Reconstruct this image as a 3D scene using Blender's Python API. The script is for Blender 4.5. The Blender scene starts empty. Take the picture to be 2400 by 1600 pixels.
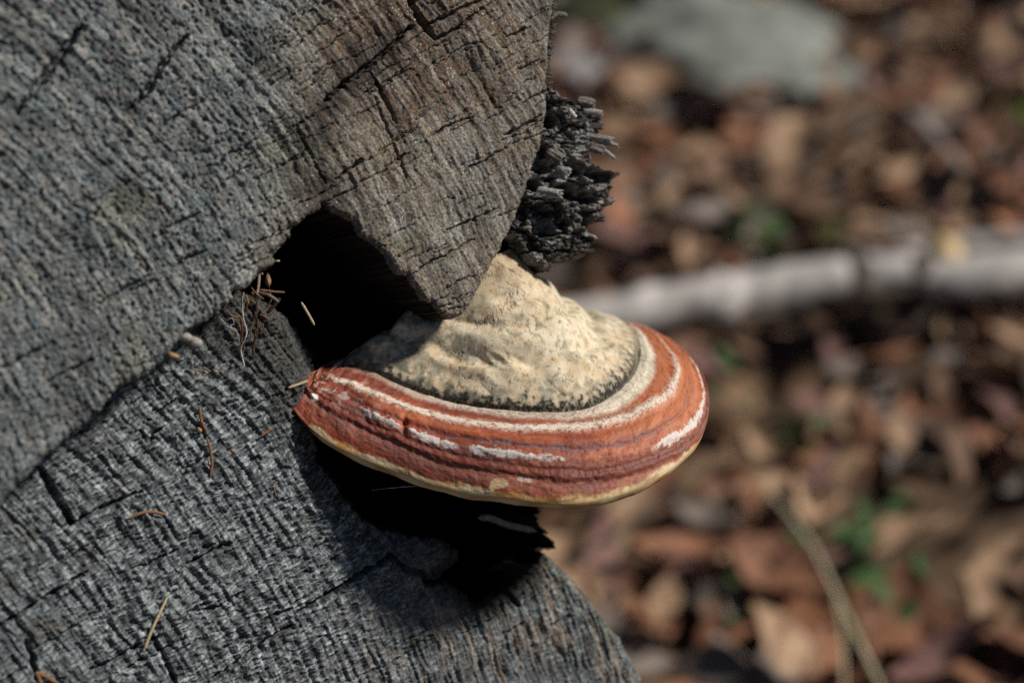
import bpy, math, random
import numpy as np
from mathutils import Vector, Matrix

rng = np.random.default_rng(7)
random.seed(7)
S = bpy.context.scene
C = S.collection

# ------------------------------------------------------------------ camera, sky, sun, exposure
CAM_H = 0.85
PITCH = math.radians(30.0)
FOCUS = 0.47
cp, sp = math.cos(PITCH), math.sin(PITCH)
RIGHT = np.array([1.0, 0.0, 0.0])
UP = np.array([0.0, sp, cp])
FWD = np.array([0.0, cp, -sp])
CAMPOS = np.array([0.0, 0.0, CAM_H])

cd = bpy.data.cameras.new('camera')
cam = bpy.data.objects.new('camera', cd)
C.objects.link(cam)
cam.location = CAMPOS
cam.rotation_euler = (math.pi / 2 - PITCH, 0, 0)
cd.lens = 50.0
cd.sensor_width = 36.0
cd.clip_start = 0.02
cd.clip_end = 400.0
cd.dof.use_dof = True
cd.dof.focus_distance = FOCUS
cd.dof.aperture_fstop = 4.0
cd.dof.aperture_blades = 7
S.camera = cam

SUN_CAM = np.array([1.10, 0.98, -0.62])          # towards the sun, in right / up / forward
SUN = SUN_CAM[0] * RIGHT + SUN_CAM[1] * UP + SUN_CAM[2] * FWD
SUN = SUN / np.linalg.norm(SUN)
w = bpy.data.worlds.new('World')
S.world = w
w.use_nodes = True
nt = w.node_tree
bg = nt.nodes['Background']
sky = nt.nodes.new('ShaderNodeTexSky')
sky.sky_type = 'NISHITA'
sky.sun_disc = False
sky.air_density = 0.7
sky.dust_density = 0.2
sky.sun_elevation = math.asin(SUN[2])
sky.sun_rotation = math.atan2(SUN[0], SUN[1])
nt.links.new(sky.outputs['Color'], bg.inputs['Color'])
bg.inputs['Strength'].default_value = 0.05
sl = bpy.data.lights.new('sun', 'SUN')
sl.energy = 5.0
sl.angle = math.radians(6.0)
sl.color = (1.0, 0.95, 0.87)
so = bpy.data.objects.new('sun', sl)
C.objects.link(so)
so.rotation_euler = Vector(SUN).to_track_quat('Z', 'Y').to_euler()
S.view_settings.view_transform = 'Standard'
S.view_settings.look = 'None'
S.view_settings.exposure = -0.15
S.view_settings.gamma = 1.0
S.view_settings.use_curve_mapping = False
S.render.engine = 'CYCLES'
S.cycles.use_denoising = False
S.cycles.max_bounces = 6
S.cycles.sample_clamp_indirect = 1.5
S.cycles.sample_clamp_direct = 6.0

# ------------------------------------------------------------------ helpers
K = 0.36 / 1200 * 1.0                             # tangent per pixel of the 2400 wide frame (36 mm / 50 mm / 2400)


def ray(px, py):
    u = (np.asarray(px, float) - 1200) * K
    v = -(np.asarray(py, float) - 800) * K
    return u, v


def at(px, py, z):
    """photo pixel and distance along the view axis -> world point(s)"""
    u, v = ray(px, py)
    z = np.asarray(z, float)
    return CAMPOS + (u * z)[..., None] * RIGHT + (v * z)[..., None] * UP + z[..., None] * FWD


def ground_at(px, py, h=0.0):
    u, v = ray(px, py)
    z = (CAM_H - h) / (sp - v * cp)
    return at(px, py, z)


def to_px(P):
    d = np.asarray(P) - CAMPOS
    x, y, z = d @ RIGHT, d @ UP, d @ FWD
    return 1200 + x / z / K, 800 - y / z / K, z


_tabs = {}


def _tab(seed):
    if seed not in _tabs:
        r = np.random.default_rng(1000 + seed)
        perm = r.permutation(512)
        ang = r.random(512) * 2 * np.pi
        g3 = r.normal(size=(512, 3))
        g3 /= np.linalg.norm(g3, axis=1)[:, None]
        _tabs[seed] = (perm, np.cos(ang) * 1.4, np.sin(ang) * 1.4, g3 * 1.5)
    return _tabs[seed]


def noise2(x, y, seed=0):
    perm, gx, gy, _ = _tab(seed)
    x, y = np.broadcast_arrays(np.asarray(x, float), np.asarray(y, float))
    xi = np.floor(x).astype(np.int64)
    yi = np.floor(y).astype(np.int64)
    xf, yf = x - xi, y - yi
    u = xf * xf * xf * (xf * (xf * 6 - 15) + 10)
    v = yf * yf * yf * (yf * (yf * 6 - 15) + 10)

    def g(ix, iy, dx, dy):
        h = perm[(perm[ix & 511] + iy) & 511]
        return gx[h] * dx + gy[h] * dy
    a = g(xi, yi, xf, yf)
    b = g(xi + 1, yi, xf - 1, yf)
    c = g(xi, yi + 1, xf, yf - 1)
    d = g(xi + 1, yi + 1, xf - 1, yf - 1)
    ab = a + u * (b - a)
    cc = c + u * (d - c)
    return ab + v * (cc - ab)


def fbm(x, y, seed=0, octaves=4, gain=0.5):
    s, amp, tot = 0.0, 1.0, 0.0
    for o in range(octaves):
        s = s + amp * noise2(x * 2 ** o + 17.3 * o, y * 2 ** o - 9.1 * o, seed + o)
        tot += amp
        amp *= gain
    return s / tot


def noise3(P, seed=0):
    perm, _, _, g3 = _tab(seed)
    P = np.asarray(P, float)
    I = np.floor(P).astype(np.int64)
    F = P - I
    W = F * F * F * (F * (F * 6 - 15) + 10)
    out = 0.0
    for dx in (0, 1):
        for dy in (0, 1):
            for dz in (0, 1):
                h = perm[(perm[(perm[(I[..., 0] + dx) & 511] + I[..., 1] + dy) & 511] + I[..., 2] + dz) & 511]
                dot = (g3[h] * (F - np.array([dx, dy, dz]))).sum(-1)
                wt = ((W[..., 0] if dx else 1 - W[..., 0]) * (W[..., 1] if dy else 1 - W[..., 1])
                      * (W[..., 2] if dz else 1 - W[..., 2]))
                out = out + wt * dot
    return out


def sstep(a, b, x):
    t = np.clip((x - a) / (b - a), 0, 1)
    return t * t * (3 - 2 * t)


def mix(a, b, t):
    t = np.asarray(t)[..., None]
    return np.asarray(a) * (1 - t) + np.asarray(b) * t


def inside(x, y, poly):
    r = np.zeros(np.shape(x), bool)
    n = len(poly)
    for i in range(n):
        x1, y1 = poly[i]
        x2, y2 = poly[(i + 1) % n]
        if y1 == y2:
            continue
        c = ((y1 > y) != (y2 > y)) & (x < (x2 - x1) * (y - y1) / (y2 - y1) + x1)
        r ^= c
    return r


def seg_dist(x, y, p, q):
    dx, dy = q[0] - p[0], q[1] - p[1]
    L = dx * dx + dy * dy + 1e-12
    t = np.clip(((x - p[0]) * dx + (y - p[1]) * dy) / L, 0, 1)
    return np.hypot(x - p[0] - t * dx, y - p[1] - t * dy), t


def poly_dist(x, y, poly, closed=True):
    d = np.full(np.shape(x), 1e9)
    n = len(poly)
    for i in range(n if closed else n - 1):
        d = np.minimum(d, seg_dist(x, y, poly[i], poly[(i + 1) % n])[0])
    return d


def mesh_np(name, V, F, colors=None):
    """mesh from numpy vertices and a (n,4) or (n,3) face array"""
    me = bpy.data.meshes.new(name)
    V = np.ascontiguousarray(V, dtype=np.float32)
    F = np.ascontiguousarray(F, dtype=np.int32)
    k = F.shape[1]
    me.vertices.add(len(V))
    me.vertices.foreach_set('co', V.ravel())
    me.loops.add(F.size)
    me.loops.foreach_set('vertex_index', F.ravel())
    me.polygons.add(len(F))
    me.polygons.foreach_set('loop_start', np.arange(0, F.size, k, dtype=np.int32))
    me.polygons.foreach_set('use_smooth', np.ones(len(F), bool))
    me.update(calc_edges=True)
    if colors is not None:
        a = me.color_attributes.new('Col', 'FLOAT_COLOR', 'POINT')
        c = np.ones((len(V), 4), np.float32)
        c[:, :3] = np.clip(colors, 0, 1)
        a.data.foreach_set('color', c.ravel())
    return me


def link(name, me, mat, parent=None):
    o = bpy.data.objects.new(name, me)
    C.objects.link(o)
    if mat is not None and not me.materials:
        me.materials.append(mat)
    if parent is not None:
        o.parent = parent
        o.matrix_parent_inverse = parent.matrix_world.inverted()
    return o


def tag(o, label=None, cat=None, group=None, kind=None):
    if label: o['label'] = label
    if cat: o['category'] = cat
    if group: o['group'] = group
    if kind: o['kind'] = kind
    return o


def empty(name, loc, label, cat, group=None):
    o = bpy.data.objects.new(name, None)
    C.objects.link(o)
    o.location = loc
    o.matrix_world = Matrix.Translation(Vector(loc))
    return tag(o, label, cat, group)


def grid_faces(nr, nc, wrap=False):
    r = np.arange(nr - 1)[:, None]
    c = np.arange(nc if wrap else nc - 1)[None, :]
    c2 = (c + 1) % nc
    return np.stack([r * nc + c, r * nc + c2, (r + 1) * nc + c2, (r + 1) * nc + c], -1).reshape(-1, 4)


def catmull(pts, n, closed=False):
    P = np.asarray(pts, float)
    m = len(P)
    segs = m if closed else m - 1
    t = np.linspace(0, segs, n, endpoint=not closed)
    i = np.minimum(t.astype(int), segs - 1)
    f = (t - i)[:, None]

    def g(j):
        return P[j % m] if closed else P[np.clip(j, 0, m - 1)]
    p0, p1, p2, p3 = g(i - 1), g(i), g(i + 1), g(i + 2)
    return 0.5 * (2 * p1 + (p2 - p0) * f + (2 * p0 - 5 * p1 + 4 * p2 - p3) * f ** 2
                  + (3 * p1 - p0 - 3 * p2 + p3) * f ** 3)


# ------------------------------------------------------------------ materials
def mat_attr(name, rough=0.9, nscale=2500.0, nmix=0.35, bump=0.25, bdist=0.0004, spec=0.3, stretch=None, coat=0.0):
    """colour from the mesh attribute, broken up by fine object-space noise, with fine bump"""
    m = bpy.data.materials.new(name)
    m.use_nodes = True
    n, l = m.node_tree.nodes, m.node_tree.links
    b = n['Principled BSDF']
    at_ = n.new('ShaderNodeAttribute'); at_.attribute_name = 'Col'
    tc = n.new('ShaderNodeTexCoord')
    mp = n.new('ShaderNodeMapping')
    if stretch: mp.inputs['Scale'].default_value = stretch
    l.new(tc.outputs['Object'], mp.inputs['Vector'])
    nz = n.new('ShaderNodeTexNoise')
    nz.inputs['Scale'].default_value = nscale
    nz.inputs['Detail'].default_value = 3.0
    nz.inputs['Roughness'].default_value = 0.65
    l.new(mp.outputs['Vector'], nz.inputs['Vector'])
    mr = n.new('ShaderNodeMapRange')
    mr.inputs['From Min'].default_value = 0.3
    mr.inputs['From Max'].default_value = 0.7
    mr.inputs['To Min'].default_value = 1 - nmix
    mr.inputs['To Max'].default_value = 1 + nmix
    l.new(nz.outputs['Fac'], mr.inputs['Value'])
    mx = n.new('ShaderNodeVectorMath'); mx.operation = 'SCALE'
    l.new(at_.outputs['Color'], mx.inputs[0])
    l.new(mr.outputs['Result'], mx.inputs['Scale'])
    l.new(mx.outputs['Vector'], b.inputs['Base Color'])
    bp = n.new('ShaderNodeBump')
    bp.inputs['Strength'].default_value = bump
    bp.inputs['Distance'].default_value = bdist
    l.new(nz.outputs['Fac'], bp.inputs['Height'])
    l.new(bp.outputs['Normal'], b.inputs['Normal'])
    b.inputs['Roughness'].default_value = rough
    b.inputs['Specular IOR Level'].default_value = spec
    b.inputs['Coat Weight'].default_value = coat
    b.inputs['Coat Roughness'].default_value = 0.4
    return m


def mat_noise(name, c1, c2, scale=30.0, rough=0.85, bump=0.3, bdist=0.003, c3=None, spec=0.25, rnd=0.0, trans=0.0, stretch=None):
    """two or three colours mixed by noise, optional per-object variation"""
    m = bpy.data.materials.new(name)
    m.use_nodes = True
    n, l = m.node_tree.nodes, m.node_tree.links
    b = n['Principled BSDF']
    tc = n.new('ShaderNodeTexCoord')
    mp = n.new('ShaderNodeMapping')
    if stretch: mp.inputs['Scale'].default_value = stretch
    l.new(tc.outputs['Object'], mp.inputs['Vector'])
    nz = n.new('ShaderNodeTexNoise')
    nz.inputs['Scale'].default_value = scale
    nz.inputs['Detail'].default_value = 6.0
    nz.inputs['Roughness'].default_value = 0.6
    l.new(mp.outputs['Vector'], nz.inputs['Vector'])
    cr = n.new('ShaderNodeValToRGB')
    cr.color_ramp.elements[0].position = 0.35
    cr.color_ramp.elements[0].color = (*c1, 1)
    cr.color_ramp.elements[1].position = 0.65
    cr.color_ramp.elements[1].color = (*c2, 1)
    if c3:
        e = cr.color_ramp.elements.new(0.52)
        e.color = (*c3, 1)
    l.new(nz.outputs['Fac'], cr.inputs['Fac'])
    out = cr.outputs['Color']
    if rnd:
        oi = n.new('ShaderNodeObjectInfo')
        hs = n.new('ShaderNodeHueSaturation')
        mr = n.new('ShaderNodeMapRange')
        mr.inputs['To Min'].default_value = 1 - rnd
        mr.inputs['To Max'].default_value = 1 + rnd
        l.new(oi.outputs['Random'], mr.inputs['Value'])
        l.new(mr.outputs['Result'], hs.inputs['Value'])
        l.new(out, hs.inputs['Color'])
        out = hs.outputs['Color']
    l.new(out, b.inputs['Base Color'])
    bp = n.new('ShaderNodeBump')
    bp.inputs['Strength'].default_value = bump
    bp.inputs['Distance'].default_value = bdist
    l.new(nz.outputs['Fac'], bp.inputs['Height'])
    l.new(bp.outputs['Normal'], b.inputs['Normal'])
    b.inputs['Roughness'].default_value = rough
    b.inputs['Specular IOR Level'].default_value = spec
    return m


M_wood = mat_attr('weathered_wood', rough=0.85, nscale=1200, nmix=0.72, bump=0.5, bdist=0.0006, spec=0.25)
M_rot = mat_attr('rotten_wood', rough=0.95, nscale=700, nmix=0.6, bump=0.6, bdist=0.001, spec=0.1)
M_bark = mat_attr('charred_bark', rough=0.75, nscale=1400, nmix=0.55, bump=0.6, bdist=0.0006, spec=0.35)
M_crust = mat_attr('cream_crust', rough=0.75, nscale=2600, nmix=0.20, bump=0.35, bdist=0.0003, spec=0.3)
M_belt = mat_attr('red_crust', rough=0.58, nscale=3000, nmix=0.28, bump=0.35, bdist=0.0003, spec=0.4)
M_pore = mat_attr('pore_buff', rough=0.9, nscale=3500, nmix=0.15, bump=0.3, bdist=0.0003, spec=0.2)

# ------------------------------------------------------------------ the log: frame of its cut face
KS = 0.44                                          # the face recedes to the right
nn = math.hypot(1, KS)
E1 = (RIGHT + KS * FWD) / nn
E2 = UP.copy()
NF = (KS * RIGHT - FWD) / nn                       # out of the face
O = at(1050, 400, FOCUS)
PXM = 0.000141                                     # metres per photo pixel at the focus
STEP = 0.023                                       # the lower half of the face stands back by this much


def on_face(px, py, D=0.0):
    """photo pixel -> (a, b) on the plane D behind the upper cut face"""
    u, v = ray(px, py)
    d = u[..., None] * RIGHT + v[..., None] * UP + FWD
    t = ((O - CAMPOS - NF * D) @ NF) / (d @ NF)
    P = CAMPOS + t[..., None] * d
    return (P - O) @ E1, (P - O) @ E2


def face_pt(a, b, D):
    a, b, D = np.broadcast_arrays(np.asarray(a, float), np.asarray(b, float), np.asarray(D, float))
    return O + a[..., None] * E1 + b[..., None] * E2 - D[..., None] * NF


def poly_ab(pts, D=0.0):
    p = np.array(pts, float)
    a, b = on_face(p[:, 0], p[:, 1], D)
    return list(zip(a, b))


def AB(a, b):
    """metric face coordinates in photo-pixel sized units (pattern space on the wood itself)"""
    return 1050 + a / nn / PXM, 400 - b / PXM


def AB_of(pts, D=0.0):
    return [AB(a, b) for a, b in poly_ab(pts, D)]


def carve(A, B, lines, H):
    """cut polyline cracks (points in pattern space, width, depth) into the height field"""
    for pts, wd, dp in lines:
        pts = np.asarray(pts, float)
        lo, hi = pts.min(0) - 30, pts.max(0) + 30
        m = (A > lo[0]) & (A < hi[0]) & (B > lo[1]) & (B < hi[1])
        if not m.any():
            continue
        x, y = A[m], B[m]
        wob = noise2(x / 14, y / 14, 61) * 5 + noise2(x / 5, y / 5, 62) * 1.6
        best = np.zeros(len(x))
        n = len(pts) - 1
        for i in range(n):
            d, t = seg_dist(x + wob, y + wob * 0.6, pts[i], pts[i + 1])
            s = (i + t) / n
            ww = wd * (0.35 + 0.65 * np.sin(np.pi * np.clip(s, 0.03, 0.97)) ** 0.6)
            best = np.maximum(best, np.clip(1.25 - d / ww, 0, 1) ** 0.7)
        H[m] -= dp * best


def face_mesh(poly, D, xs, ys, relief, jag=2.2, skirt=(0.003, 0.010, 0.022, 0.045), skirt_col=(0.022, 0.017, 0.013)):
    """cut face inside the polygon: relief(A,B,edge) -> height, colour; a rough wall runs back from its rim"""
    a, b = np.meshgrid(xs, ys)
    nr, nc = a.shape
    F = grid_faces(nr, nc)
    av, bv = a.ravel(), b.ravel()
    A, B = AB(av, bv)
    ja = (noise2(A / 9, B / 9, 71) * 1.2 + noise2(A / 3.5, B / 3.5, 72) * 0.9 + noise2(A / 30, B / 30, 73) * 1.5) * jag * PXM
    jb = (noise2(A / 9, B / 9, 74) * 1.2 + noise2(A / 3.5, B / 3.5, 75) * 0.9 + noise2(A / 30, B / 30, 76) * 1.5) * jag * PXM
    ca, cb = (av + ja)[F].mean(1), (bv + jb)[F].mean(1)
    keep = inside(ca, cb, poly)
    F = F[keep]
    used = np.unique(F)
    rm = np.full(nr * nc, -1)
    rm[used] = np.arange(len(used))
    F = rm[F]
    av, bv, A, B = av[used], bv[used], A[used], B[used]
    edge = poly_dist(av + ja[used], bv + jb[used], poly) / PXM
    H, col = relief(A, B, edge)
    # rim edges
    e = np.concatenate([F[:, [0, 1]], F[:, [1, 2]], F[:, [2, 3]], F[:, [3, 0]]])
    es = np.sort(e, 1)
    key = es[:, 0].astype(np.int64) * len(used) + es[:, 1]
    _, idx, cnt = np.unique(key, return_index=True, return_counts=True)
    rim = e[idx[cnt == 1]]
    rv = np.unique(rim)
    # soften the stair steps of the rim
    nb = [[], []]
    pos = np.stack([av, bv], 1)
    for _ in range(2):
        acc = np.zeros((len(used), 2)); k = np.zeros(len(used))
        np.add.at(acc, rim[:, 0], pos[rim[:, 1]]); np.add.at(k, rim[:, 0], 1)
        np.add.at(acc, rim[:, 1], pos[rim[:, 0]]); np.add.at(k, rim[:, 1], 1)
        pos[rv] = 0.5 * pos[rv] + 0.5 * acc[rv] / k[rv][:, None]
    av, bv = pos[:, 0], pos[:, 1]
    V = [face_pt(av, bv, D - H)]
    cols = [col]
    Fs = [F]
    last = np.full(len(used), -1); last[rv] = rv
    tot = len(used)
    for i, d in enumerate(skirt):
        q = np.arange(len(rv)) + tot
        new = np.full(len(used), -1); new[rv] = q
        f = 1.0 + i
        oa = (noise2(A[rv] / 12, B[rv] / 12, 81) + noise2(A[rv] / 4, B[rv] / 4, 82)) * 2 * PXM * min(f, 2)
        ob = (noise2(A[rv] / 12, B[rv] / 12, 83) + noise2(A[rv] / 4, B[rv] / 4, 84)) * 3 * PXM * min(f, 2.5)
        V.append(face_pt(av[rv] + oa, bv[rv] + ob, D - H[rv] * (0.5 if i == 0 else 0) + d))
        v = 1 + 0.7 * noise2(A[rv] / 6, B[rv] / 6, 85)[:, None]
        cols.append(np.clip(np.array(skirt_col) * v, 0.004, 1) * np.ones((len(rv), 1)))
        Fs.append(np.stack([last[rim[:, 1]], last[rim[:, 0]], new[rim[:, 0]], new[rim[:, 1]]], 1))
        last = new
        tot += len(rv)
    return np.concatenate(V), np.concatenate(Fs), np.concatenate(cols)


def axis(lo, hi, d0, d1, step):
    """coarse outside [d0, d1], dense inside"""
    a = [np.linspace(lo, d0, 26)[:-1]] if lo < d0 else []
    a.append(np.arange(d0, d1, step))
    if hi > d1:
        a.append(np.linspace(d1, hi, 26)[1:])
    return np.concatenate(a)


def random_checks(n, centre, box, lmin, lmax, wmin, wmax, dmin, dmax, seed):
    """radial drying checks"""
    r = np.random.default_rng(seed)
    out = []
    for _ in range(n):
        x, y = r.uniform(box[0], box[2]), r.uniform(box[1], box[3])
        d = np.array([x - centre[0], y - centre[1]]); d /= np.linalg.norm(d)
        L = r.uniform(lmin, lmax) * r.uniform(0.4, 1)
        nrm = np.array([-d[1], d[0]])
        p = np.array([x, y])
        pts = [p + d * L * s + nrm * r.normal() * 0.035 * L for s in (-0.5, -0.2, 0.15, 0.5)]
        out.append((pts, r.uniform(wmin, wmax), r.uniform(dmin, dmax)))
    return out


# ---- upper (protruding) half of the cut face
UP_EDGE = [(1299, -40), (1297, 0), (1298, 40), (1288, 120), (1284, 194), (1282, 276), (1266, 350), (1238, 434), (1212, 510),
           (1196, 545), (1172, 592), (1150, 630), (1128, 668), (1108, 706), (1088, 738), (1062, 750), (1032, 737), (1014, 708),
           (990, 703), (962, 664), (954, 645), (927, 642), (902, 598), (866, 567), (840, 549), (829, 520), (807, 507), (780, 498),
           (758, 476), (744, 495), (720, 510), (681, 537), (686, 553), (660, 576), (642, 598), (645, 619), (610, 640), (580, 671),
           (547, 682), (550, 700), (520, 720), (514, 735), (472, 759), (436, 775), (380, 848), (358, 868), (275, 910), (230, 968),
           (194, 1000), (102, 1073), (50, 1130), (0, 1184), (-60, 1235)]
UP_OUT = [(-500, 1560), (-1300, 1900), (-1700, 900), (-1600, -100), (-1100, -700), (-300, -1050), (500, -1050), (1050, -750), (1250, -350)]
UP_POLY = poly_ab(UP_EDGE + UP_OUT)
CU = (-900.0, 1460.0)

up_cracks = random_checks(180, CU, (600, -30, 1320, 760), 40, 200, 1.2, 2.0, 0.0007, 0.0015, 3)
up_cracks += random_checks(26, CU, (-100, -60, 640, 900), 40, 160, 2.5, 5, 0.001, 0.0022, 4)
for pts, wd, dp in [
    ([(762, 236), (800, 200), (850, 165), (905, 120), (962, 62)], 6.0, 0.004),
    ([(958, -30), (968, 12), (985, 45), (1008, 78), (1018, 92)], 8.0, 0.006),
    ([(1000, 60), (1060, 30), (1125, 0)], 4.0, 0.003),
    ([(1016, 92), (1065, 70), (1130, 20)], 4.0, 0.003),
    ([(786, 420), (820, 395), (848, 374)], 4.5, 0.003),
    ([(905, 392), (935, 372), (955, 360)], 3.2, 0.002),
    ([(1182, 318), (1225, 297), (1268, 271)], 4.2, 0.003),
    ([(1225, 240), (1262, 220), (1280, 212)], 3.2, 0.002),
    ([(1185, 88), (1215, 76), (1240, 64)], 3.2, 0.002),
    ([(1085, 402), (1125, 382), (1175, 350)], 2.8, 0.002),
    ([(1010, 320), (1060, 290), (1110, 272)], 2.6, 0.002),
    ([(1045, 540), (1110, 515), (1170, 486)], 2.8, 0.002),
    ([(960, 645), (1020, 610), (1110, 560)], 2.2, 0.0018),
    ([(40, 262), (95, 190), (135, 140), (190, 60)], 8.0, 0.005),
    ([(300, 258), (345, 215), (390, 140), (440, 80)], 6.0, 0.004),
    ([(880, 230), (905, 300), (935, 370), (960, 440)], 3.0, 0.0012),
    ([(860, 150), (885, 200), (925, 290)], 3.5, 0.002),
    ([(765, 430), (735, 380), (690, 300)], 4.0, 0.0016),
]:
    up_cracks.append((AB_of(pts), wd, dp))


def relief_up(A, B, edge):
    r = np.hypot(A - CU[0], B - CU[1])
    t = np.arctan2(B - CU[1], A - CU[0]) * 2000
    rw = r + 16 * fbm(A / 160, B / 160, 1, 3) + 4 * noise2(A / 35, B / 35, 5)
    right = sstep(560, 800, A + 0.15 * (B - 300))
    # growth rings as small steps, uneven in width
    ph = rw / 40 + 1.7 * noise2(rw / 150, t / 1400, 8) + 0.30 * noise2(rw / 60, t / 220, 9)
    fr = ph - np.floor(ph)
    saw = np.where(fr < 0.80, fr / 0.80, (1 - fr) / 0.20)
    ringamp = 0.72 * np.clip(0.00085 + 0.0009 * noise2(rw / 70, t / 160, 10), 0, 1) * (0.36 + 0.84 * right)
    H = ringamp * saw
    H += 0.00045 * noise2(rw / 15, t / 150, 11) + 0.00026 * noise2(rw / 7, t / 80, 12)
    H += (1 - right) * (0.0004 * noise2(rw / 15, t / 330, 47) + 0.0004 * noise2(rw / 8, t / 160, 48))
    # torn pits and fibres
    p1 = noise2(rw / 12, t / 24, 13) + 0.5 * noise2(rw / 6, t / 12, 14)
    H -= 0.0011 * np.clip(p1 - 0.15, 0, 1) * (0.6 - 0.2 * right)
    p2 = noise2(rw / 12 + 3 + t / 60, t / 20, 15)
    H -= 0.0022 * np.clip(p2 - 0.22, 0, 1) * (1 - 0.75 * right)
    H += 0.00016 * noise2(A / 4.5, B / 4.5, 16) + 0.00005 * noise2(A / 2.6, B / 2.6, 17)
    H += 0.0024 * fbm(A / 260, B / 260, 20, 2) + 0.0006 * noise2(A / 60, B / 60, 22)
    H += 0.0007 * sstep(0.3, 0.5, noise2(rw / 5, t / 12, 19)) * (1 - 0.6 * right)
    # blocks between checks stand at slightly different heights
    blk = noise2(np.floor(ph) * 7.7, np.floor(t / 70 + 2 * noise2(np.floor(ph) * 3.1, 0.5, 24)) * 5.3 + 0.5, 23)
    H += 0.00028 * blk * right
    carve(A, B, up_cracks, H)
    H -= 0.0022 * np.clip(1 - edge / 14, 0, 1) ** 2
    # ---- colour of the wood itself
    cool = np.array([0.098, 0.117, 0.122]); warm = np.array([0.175, 0.146, 0.108])
    col = mix(cool, warm, np.clip(right * 0.9 + 0.5 * fbm(A / 200, B / 200, 30, 3), 0, 1))
    col = mix(col, [0.19, 0.185, 0.172], np.clip(0.55 * noise2(rw / 22, t / 260, 31) + 0.35 * noise2(A / 40, B / 40, 32) + 0.12, 0, 0.8))
    br = np.clip(1.2 * sstep(330, 60, np.hypot((A - 1000) / 1.2, B - 90)) + 0.9 * fbm(A / 90, B / 90, 33, 3) - 0.05, 0, 0.92) * right
    br = br * (0.35 + 0.65 * sstep(-0.15, 0.3, noise2(rw / 14, t / 45, 34) + 0.6 * noise2(A / 8, B / 8, 44)))
    col = mix(col, [0.090, 0.048, 0.024], br)
    lat = np.exp(-((fr - .85) / .13) ** 2) * sstep(-0.25, 0.25, noise2(rw / 40, t / 130, 35)) * (.35 + .65 * right)
    col = mix(col, [0.070, 0.046, 0.03], lat * 0.75)
    col = mix(col, [0.23, 0.22, 0.20], np.exp(-((fr - .62) / .1) ** 2) * sstep(-0.1, 0.4, noise2(rw / 30, t / 90, 46)) * .55)
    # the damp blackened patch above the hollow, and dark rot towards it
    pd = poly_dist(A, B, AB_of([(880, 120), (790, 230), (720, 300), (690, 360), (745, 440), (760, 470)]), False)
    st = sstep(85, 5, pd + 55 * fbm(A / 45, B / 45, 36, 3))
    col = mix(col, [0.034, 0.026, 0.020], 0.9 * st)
    stl = noise2(rw / 11, t / 220, 49) + .6 * noise2(rw / 5, t / 90, 50)
    col = mix(col, [0.055, 0.058, 0.058], sstep(.1, .55, stl) * .65 * (1 - .6 * right))
    col = mix(col, [0.25, 0.262, 0.255], sstep(.1, .6, -stl) * .55 * (1 - .6 * right))
    bl = sstep(0.18, 0.5, fbm(A / 120 + 5, B / 120, 37, 3)) * (1 - right)
    col = mix(col, [0.072, 0.076, 0.076], 0.6 * bl)
    pk = sstep(0.2, 0.5, noise2(A / 26, B / 26, 38) + 0.6 * noise2(A / 70, B / 70, 39)) * (1 - right)
    col = mix(col, [0.22, 0.20, 0.18], 0.5 * pk)
    ol = sstep(0.2, 0.55, fbm(A / 150, B / 150 + 9, 43, 3))
    col = mix(col, [0.13, 0.125, 0.085], 0.5 * ol)
    spk = sstep(0.50, 0.62, noise2(A / 3.2, B / 3.2, 40) * sstep(-0.2, 0.4, noise2(A / 60, B / 60, 41)) + 0.1 * sstep(60, 10, edge))
    col = mix(col, [0.5, 0.48, 0.44], 0.8 * spk)
    fine = noise2(rw / 4.2, t / 60, 51) + .7 * noise2(rw / 2.8, t / 22, 52)
    col = col * (1 + 0.30 * noise2(A / 4.5, B / 4.5, 42) + 0.28 * noise2(rw / 7, t / 26, 45) + .42 * fine + .40 * fbm(A / 110, B / 110, 53, 3) + .25 * noise2(rw / 60, t / 500, 54))[:, None]
    return H, np.clip(col, 0.01, 0.8)


a0, b1 = on_face(np.array(-40.), np.array(-30.)); a1, b0 = on_face(np.array(1320.), np.array(770.))
_, b0b = on_face(np.array(-40.), np.array(1260.))
loA, hiA = min(p[0] for p in UP_POLY), max(p[0] for p in UP_POLY)
loB, hiB = min(p[1] for p in UP_POLY), max(p[1] for p in UP_POLY)
_, b1 = on_face(np.array(1320.), np.array(-30.))
UXS = axis(loA - 0.001, hiA + 0.003, float(a0), float(a1), 0.00034)
UYS = axis(loB - 0.001, hiB + 0.003, float(b0b), float(b1), 0.00034)

log = empty('weathered_log', tuple(O - NF * 0.1), 'grey weathered log end with a ragged rotten hollow and cracked grain', 'log')
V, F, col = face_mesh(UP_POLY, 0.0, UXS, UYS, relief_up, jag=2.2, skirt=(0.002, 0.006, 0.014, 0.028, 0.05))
o = link('cut_face', mesh_np('cut_face', V, F, col), M_wood, log)
o['label'] = 'protruding upper half of the sawn face, grey and finely checked'

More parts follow.
